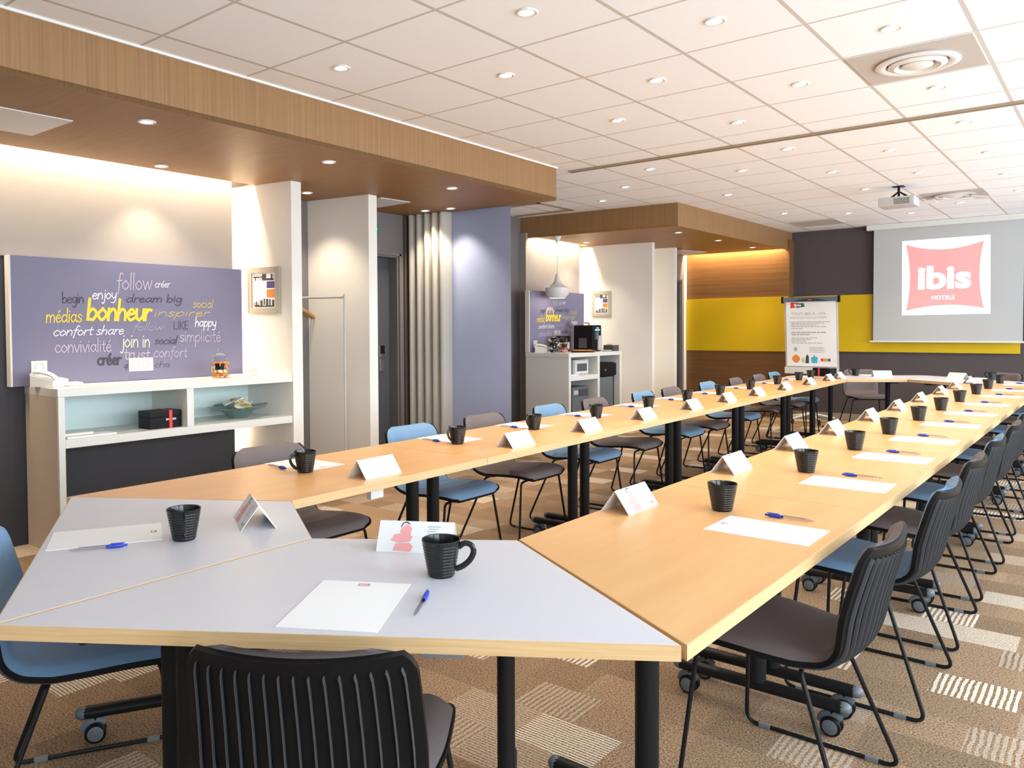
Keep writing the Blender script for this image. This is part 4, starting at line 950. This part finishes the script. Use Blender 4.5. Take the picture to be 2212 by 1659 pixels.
for k in range(4):
    y0 = RY+TL*k
    table('meeting_table', 'beech rectangular meeting table, %s from the front in the right row' % (ORD[k] if k else 'first'), [(RX0,y0),(RX1,y0),(RX1,y0+TL),(RX0,y0+TL)], M['top_wood'], [((RC,y0+.075),0), ((RC,y0+TL-.075),0)], GT)
yE = RY+TL*4
table('trapezoid_table', 'beech trapezoid table at the far end of the right row', [(RX0,yE),(RX1,yE),(RX1,10.10),(RX0,9.665)], M['top_wood'], [((RC,yE+.075),0), ((RC,9.55),0)], GT)
# left row, turned a degree and a half
LA = math.atan2(.027, 1.0)
def LP(u, v): c_, s_ = math.cos(LA), math.sin(LA); return (-2.215 - s_*v - c_*u, 1.70 + c_*v - s_*u)
def plate(t, x, y):
    o = MB().box(-.012, .012, -.035, .035, .668, .7085).xform(Matrix.Translation((x-t.location.x, y-t.location.y, 0)) @ Matrix.Rotation(LA, 4, 'Z')).build('link_plate', M['white_lam'], t, bevel=.002); o['label'] = 'small white link plate under the tabletop'
GL_ = 'beech meeting tables of the left row'; LW = .705
tl0 = table('trapezoid_table', 'beech trapezoid table nearest the camera at the start of the left row', [LP(0,.014),LP(0,1.15),LP(LW,1.15),LP(LW,-.435)], M['top_wood'], [(LP(.36,1.03),LA), ((-2.60,1.79),LA)], GL_)
for k in range(4):
    v0 = 1.15+TL*k
    tk = table('meeting_table', 'beech rectangular meeting table, %s from the front in the left row' % (ORD[k] if k else 'first'), [LP(0,v0),LP(0,v0+TL),LP(LW,v0+TL),LP(LW,v0)], M['top_wood'], [(LP(.36,v0+(.03 if k == 0 else .075)),LA), (LP(.36,v0+TL-.075),LA)], GL_)
    for tt, px, py in ((tl0,-2.27,2.16),) if k == 0 else ((tk,-2.95,4.60),) if k == 1 else (): plate(tt, px, py)
    if k == 0: plate(tk, -2.405, 3.09)
table('trapezoid_table', 'beech trapezoid table at the far end of the left row', [LP(0,6.93),LP(0,8.0),LP(LW,8.42),LP(LW,6.93)], M['top_wood'], [(LP(.36,7.005),LA), (LP(.33,7.85),LA)], GL_)
GG = 'grey topped end tables'
nA = math.atan2(.816, -.578); nB = math.atan2(.88, .47)
GR = [(-1.749,.602),(-.6265,1.380),(-1.3045,1.789),(-1.771,1.440)]
gr = table('trapezoid_table', 'grey topped trapezoid table in the foreground with the front chair', GR, M['top_grey'], [((-1.205,1.60),nA), ((-1.66,.975),R(90))], GG, r=.023)
tx, ty = gr.location.x, gr.location.y
MB().box(-.045, .045, -.04, .04, -.040, 0).xform(Matrix.Translation((-1.075-tx, 1.215-ty, .7085)) @ Matrix.Rotation(R(35),4,'Z')).build('socket_box', mat('blue_grey_box', (.22,.27,.33), .5), gr, bevel=.003)
table('trapezoid_table', 'grey topped trapezoid table at the left, with the blue pen and turned mug', [(-1.7525,.602),(-1.7745,1.441),(-2.214,1.7085),(-2.898,1.259)], M['top_grey'], [((-2.44,1.39),nB), ((-1.83,1.035),R(90))], GG, r=.026)
pA, pB = LP(0,8.0), LP(LW,8.42)
table('trapezoid_table', 'grey topped trapezoid table at the far left end, before the flip chart', [(pA[0]+.002,pA[1]+.004),(-1.885,10.06),(-1.885,11.02),(pB[0]+.002,pB[1]+.004)], M['top_grey'], [((-2.12,10.22),R(120)), ((-2.72,10.12),R(120))], GG, r=.026)
table('trapezoid_table', 'grey topped trapezoid table at the far right end, below the screen', [(RX0,9.670),(RX1,10.105),(-1.880,11.02),(-1.880,10.06)], M['top_grey'], [((-1.55,10.15),R(60)), ((-.98,10.15),R(60))], GG, r=.026)
# connector plates hanging under the left row's front edge
for v, lab in ((.30+.30,'first'),):
    pass

# ------------------------------------------------------------------ chairs
PROF = catmull([(.262,.428),(.248,.443),(.20,.452),(.10,.450),(0,.442),(-.085,.437),(-.145,.446),(-.190,.485),(-.212,.545),(-.228,.62),(-.248,.70),(-.272,.785)], 8)
_L = [0.0]
for a, c_ in zip(PROF, PROF[1:]): _L.append(_L[-1]+(c_-a).length)
LT = _L[-1]
def prof_at(v):
    d = v*LT
    for i in range(len(_L)-1):
        if _L[i+1] >= d or i == len(_L)-2:
            t = (d-_L[i])/(_L[i+1]-_L[i]); p = PROF[i].lerp(PROF[i+1], t); tg = (PROF[i+1]-PROF[i]).normalized()
            return p, tg
def half_w(v, inset=0.0):
    d = v*LT; w_ = .236-.026*math.exp(-((v-.47)/.13)**2)-(.030*(v-.42)/.58 if v > .42 else 0)
    for e, r_ in ((d-inset, .085), (LT-d-inset, .068)):
        if e < r_: w_ -= r_*(1-math.sqrt(max(0, 1-(1-max(e,0)/r_)**2)))
    return max(.02, w_-inset)
def surf(u, v, off, inset=0.0):
    vv = inset/LT+v*(1-2*inset/LT)
    p, t = prof_at(vv); n_ = Vector((t.y*1.0, -t.x, 0))      # in (y, z): rotate tangent
    ny, nz = t.y, -t.x                                          # points up on the seat, forward on the back
    k = .010+.036*max(0, min(1, (vv-.42)/.30)); x_ = u*half_w(vv, inset)
    o_ = off + k*(x_/.225)**2
    return (x_, p.x+ny*o_, p.y+nz*o_)
def grid(mb, nu, nv, off_a, off_b, inset=0.0, crown=0.0, ulo=-1, uhi=1, vlo=0.0, vhi=1.0):
    """closed slab between two offset surfaces"""
    idx = {}; v = []; f = []
    for s_, off in ((0, off_a), (1, off_b)):
        for j in range(nv+1):
            for i in range(nu+1):
                u = ulo+(uhi-ulo)*i/nu; w_ = vlo+(vhi-vlo)*j/nv
                o_ = off
                if s_ == 1 and crown: o_ = off_a + (off-off_a)*min(1, (max(0, min(i, nu-i)/2.0))**.6)*min(1, (max(0, min(j, nv-j)/2.0))**.6)
                idx[s_, i, j] = len(v); v.append(surf(u, w_, o_, inset))
    for j in range(nv):
        for i in range(nu):
            f.append((idx[1,i,j], idx[1,i+1,j], idx[1,i+1,j+1], idx[1,i,j+1])); f.append((idx[0,i,j+1], idx[0,i+1,j+1], idx[0,i+1,j], idx[0,i,j]))
    for j in range(nv):
        f.append((idx[0,0,j], idx[1,0,j], idx[1,0,j+1], idx[0,0,j+1])); f.append((idx[1,nu,j], idx[0,nu,j], idx[0,nu,j+1], idx[1,nu,j+1]))
    for i in range(nu):
        f.append((idx[1,i,0], idx[0,i,0], idx[0,i+1,0], idx[1,i+1,0])); f.append((idx[0,i,nv], idx[1,i,nv], idx[1,i+1,nv], idx[0,i+1,nv]))
    mb.add(v, f)
def chair(fab):
    r = thing('stacking_chair', '', 'chair')
    m = MB(); grid(m, 20, 46, -.014, 0.0, vhi=.976); m.build('shell', M['black'], r, smooth=True, angle=60)
    m = MB()
    for i in range(15):
        u = -.90+1.8*i/14; grid(m, 1, 30, -.0225, -.0135, ulo=u-.0045, uhi=u+.0045, vlo=.36, vhi=.945)
    m.build('back_ribs', M['rib'], r)
    m = MB(); grid(m, 20, 46, .0008, .024, inset=.006, crown=1); m.build('upholstery', fab, r, smooth=True, angle=75)
    for s_ in (-1, 1):
        pts = fillet([(s_*.150,.195,.420),(s_*.205,.205,.418),(s_*.272,.235,.0070),(s_*.272,-.228,.0070),(s_*.190,-.075,.415),(s_*.150,-.072,.418)], .040, 6)
        MB().tube(pts, .0068, 8).build('sled_leg', M['metal_black'], r, smooth=True)
        for y in (.175, -.150): MB().box(s_*.272-.0078, s_*.272+.0078, y-.019, y+.019, .0003, .0145).build('glide', M['glide'], r, bevel=.003)
    m = MB(); m.tube([(-.155,.195,.420),(.155,.195,.420)], .0062, 8); m.tube([(-.155,-.072,.418),(.155,-.072,.418)], .0062, 8); m.build('cross_bars', M['metal_black'], r, smooth=True)
    return r
brown = chair(M['fab_brown'])
blue = dup(brown); swapmat(blue, M['fab_brown'], M['fab_blue'])
used = set()
def put_chair(col, loc, rz, label, group):
    src = brown if col == 'brown' else blue
    if col not in used: used.add(col); o = src; o.location = (*loc, 0); o.rotation_euler = (0,0,rz); tag(o, label, 'chair', group)
    else: o = dup(src, (*loc, 0), rz, label, group)
    return o
nth = lambda i: 'nearest' if i == 0 else ORD[i]
# ------------------------------------------------------------------ place settings
def mug():
    r = thing('mug', '', 'mug'); out = []
    n = 66
    for i in range(n+1):
        t = i/n; z = .004+t*.084; rad = .0325+.0150*t+(.00055*math.sin(t*11*2*math.pi) if t < .9 else 0); out.append((rad, z))
    prof = [(0,0),(.030,0)]+out+[(.0465,.0895),(.0445,.088)]+[(.0285+.0155*t, .008+.080*t) for t in (1,.75,.5,.25,0)]+[(0,.008)]
    MB().lathe(prof, 36).build('mug_body', M['mug'], r, smooth=True)
    MB().tube(catmull([(.042,0,.070),(.056,0,.080),(.072,0,.077),(.079,0,.062),(.071,0,.042),(.054,0,.026),(.0345,0,.017)], 5), .0036, 8, flat=.007).build('handle', M['mug'], r, smooth=True)
    return r
def sheet():
    r = thing('paper_sheet', '', 'paper'); MB().box(-.105, .105, -.148, .148, .0, .0012).build('sheet', M['paper'], r)
    m = MB(); m.cur = 0; m.box(-.014, .014, .118, .134, .00125, .0015); m.cur = 1; typed(m, 'ibis', -.010, .1215, .020, .0085, lambda a, c_: (a, c_, .00156), bold=.03); m.build('printed_logo', [M['logo_grey'], M['paper']], r)
    return r
def pen():
    r = thing('ballpoint_pen', '', 'pen')
    MB().lathe([(0,-.075),(.0012,-.074),(.0042,-.058),(.0042,.030),(0,.030)], 12, (0,0,.0062), 'y').build('barrel', M['pen_glass'], r, smooth=True)
    m = MB().lathe([(.0046,.018),(.0060,.030),(.0060,.052),(.0048,.062),(.0034,.064),(.0034,.072),(0,.0725)], 12, (0,0,.0062), 'y'); m.box(-.0015, .0015, .030, .066, .0120, .0140); m.build('cap', M['pen_blue'], r, smooth=True)
    MB().tube([(.0,-.050,.0108),(.0,.018,.0108)], .0006, 6).build('refill', M['pen_ink'], r)
    return r
def tent(printed):
    r = thing('tent_card', '', 'name card'); w_ = .103; d = .052; h = .072; t = .0012
    m = MB()
    m.add([(-w_,-d,0),(w_,-d,0),(w_,0,h),(-w_,0,h),(-w_,d,0),(w_,d,0)] + [(-w_,-d+t*1.6,0),(w_,-d+t*1.6,0),(w_,0,h-t*2),(-w_,0,h-t*2),(-w_,d-t*1.6,0),(w_,d-t*1.6,0)],
          [(0,1,2,3),(3,2,5,4),(9,8,7,6),(10,11,8,9),(0,3,9,6),(3,4,10,9),(2,1,7,8),(5,2,8,11),(1,0,6,7),(4,5,11,10)])
    m.build('card', M['card'], r)
    if printed:
        pl_ = lambda a, q: (a, -d+d*q-.0006, h*q+.0004)
        def pp_(nm, m_, polys):
            b_ = MB()
            for P in polys: b_.add([pl_(*p) for p in P], [tuple(range(len(P)))])
            b_.build(nm, m_, r)
        pp_('pink_picture', M['pink'], [[(-.066,.36),(-.040,.30),(-.014,.34),(-.008,.52),(-.034,.60),(-.058,.56)], [(-.058,.06),(-.010,.03),(-.004,.20),(-.016,.30),(-.052,.28)], [(-.044,.62),(-.014,.54),(-.012,.78),(-.026,.90),(-.040,.78)]])
        pp_('dark_strap', M['ink_dark'], [[(-.044,.80),(-.038,.95),(-.028,.98),(-.018,.92),(-.020,.89),(-.028,.94),(-.036,.92),(-.041,.80)]])
        pp_('printed_lines', M['ink_grey'], [[(.030+.004*(i % 2),.82-.075*i),(.066-.005*(i % 3),.82-.075*i),(.066-.005*(i % 3),.85-.075*i),(.030+.004*(i % 2),.85-.075*i)] for i in range(6)])
        pp_('printed_logo', M['logo_grey'], [[(.058,.14),(.068,.14),(.068,.24),(.058,.24)], [(.074,.14),(.084,.14),(.084,.24),(.074,.24)]])
    return r
protos = {'mug': mug(), 'sheet': sheet(), 'pen': pen(), 'tent': tent(True)}
fresh = dict.fromkeys(protos, True)
def place(kind, loc, rz, label, cat, group):
    if fresh[kind]: o = protos[kind]; fresh[kind] = False; o.location = loc; o.rotation_euler = (0,0,rz); tag(o, label, cat, group)
    else: o = dup(protos[kind], loc, rz, label, group)
    return o
TZ = .7402
def setting(c_, ang, where, grp, mug_=(.17,.20), pen_=(.17,-.01), tent_=(.015,.45), pen_rot=0.0, mug_rot=0.0, tilt=0.0, do=('mug','sheet','pen','tent')):
    """c_: centre of the sheet, ang: heading of the sitter (local +y); offsets are (right, forward)"""
    def w(o_): q = rot2(o_, ang-math.pi/2); return (c_[0]+q[0], c_[1]+q[1])
    rz = ang-math.pi/2
    if 'sheet' in do: place('sheet', (*c_, TZ), rz+tilt, 'white paper sheet with a small logo, ' + where, 'paper', 'paper sheets on the '+grp)
    if 'pen' in do: place('pen', (*w(pen_), TZ), rz+pen_rot, 'blue ballpoint pen, ' + where, 'pen', 'pens on the '+grp)
    if 'mug' in do: place('mug', (*w(mug_), TZ), rz+mug_rot, 'black ribbed coffee mug, ' + where, 'mug', 'mugs on the '+grp)
    if 'tent' in do: place('tent', (*w(tent_), TZ), rz, ('folded name card with a pink picture, ' if ('right' in grp or 'grey' in grp) and 'far' not in grp else 'folded name card, blank white side showing, ') + where, 'name card', 'name cards on the '+grp)
# the two front seats
aF, aL = math.atan2(.857, -.517), math.atan2(.88, .47)
setting((-1.283,1.137), aF, 'on the grey table in the foreground', 'grey tables', mug_=(.164,.225), pen_=(.16,.012), tent_=(.056,.455))
setting((-2.255,1.080), aL, 'on the grey table at the left', 'grey tables', mug_=(.124,.205), pen_=(.147,-.015), tent_=(.0,.415))
RS = (2.33, 3.21, 3.97, 4.69, 5.51, 6.30, 7.12, 8.02, 8.80, 9.72)
for i, y in enumerate(RS):
    setting((-.800, y), math.pi, 'right table row, %s from the camera' % nth(i), 'right row')
LS = (2.05, 3.05, 3.78, 4.53, 5.33, 6.05, 6.79, 7.60, 8.42, 9.12, 9.62)
LS = (2.235, 3.25, 3.97, 4.72, 5.51, 6.23, 6.96, 7.76, 8.60, 9.38, 9.86)
for i, y in enumerate(LS):
    c_ = LP(.555, (y-1.70))
    setting(c_, LA, 'left table row, %s from the camera' % nth(i), 'left row', mug_=(.125,.155), pen_=(.135,-.02), tent_=(-.005,.435), pen_rot=R(-7))
setting((-2.42,10.66), R(-60), 'far left grey table', 'far grey tables', mug_=(.19,.12), tent_=(-.06,.27))
setting((-1.30,10.66), R(-120), 'far right grey table', 'far grey tables', mug_=(-.25,.10), tent_=(.02,.27))
ribbon_box('black box with a red band on the far left end of the table row', (-2.80,10.16,TZ), R(70), False, .06, .12, .10)
# chairs round the tables
put_chair('brown', (-1.246,1.062), 0, '', ''); 
o = brown; o.rotation_euler = (0,0,math.atan2(.816,-.578)-math.pi/2); tag(o, 'taupe chair with black ribbed back in the foreground, seen from behind', 'chair', 'chairs at the front tables')
put_chair('blue', (-2.255,1.010), math.atan2(.88,.48)-math.pi/2, 'light blue chair at the left edge, tucked under the grey table', 'chairs at the front tables')
RCH = ((2.36,'brown'),(3.26,'blue'),(4.01,'brown'),(4.77,'blue'),(5.55,'brown'),(6.33,'blue'),(7.12,'brown'),(8.02,'blue'),(8.845,'brown'),(9.70,'blue'))
jit = random.Random(11)
for i, (y, col) in enumerate(RCH):
    put_chair(col, (-.728+jit.uniform(-.008,.008), y), math.pi/2+R(jit.uniform(-1.5,1.5)), '%s chair at the right table row, %s from the camera' % ('taupe' if col == 'brown' else 'blue', nth(i)), 'chairs on the right row')
LCH = ((2.31,'brown'),(3.31,'blue'),(4.02,'brown'),(4.81,'blue'),(5.48,'brown'),(6.33,'blue'),(6.93,'brown'),(7.82,'blue'),(8.62,'brown'),(9.40,'brown'),(10.0,'blue'))
for i, (y, col) in enumerate(LCH):
    p = LP(.668, y-1.70)
    put_chair(col, (p[0]+jit.uniform(-.008,.008), p[1]), -math.pi/2+LA+R(jit.uniform(-1.5,1.5)), '%s chair at the left table row, %s from the camera' % ('taupe' if col == 'brown' else 'blue', nth(i)), 'chairs on the left row')
put_chair('brown', (-2.56,11.08), R(-150), 'taupe chair behind the far left grey table, facing the camera', 'chairs at the far tables')
put_chair('brown', (-1.21,11.12), R(150), 'taupe chair behind the far right grey table, below the screen', 'chairs at the far tables')
bpy.context.view_layer.update()
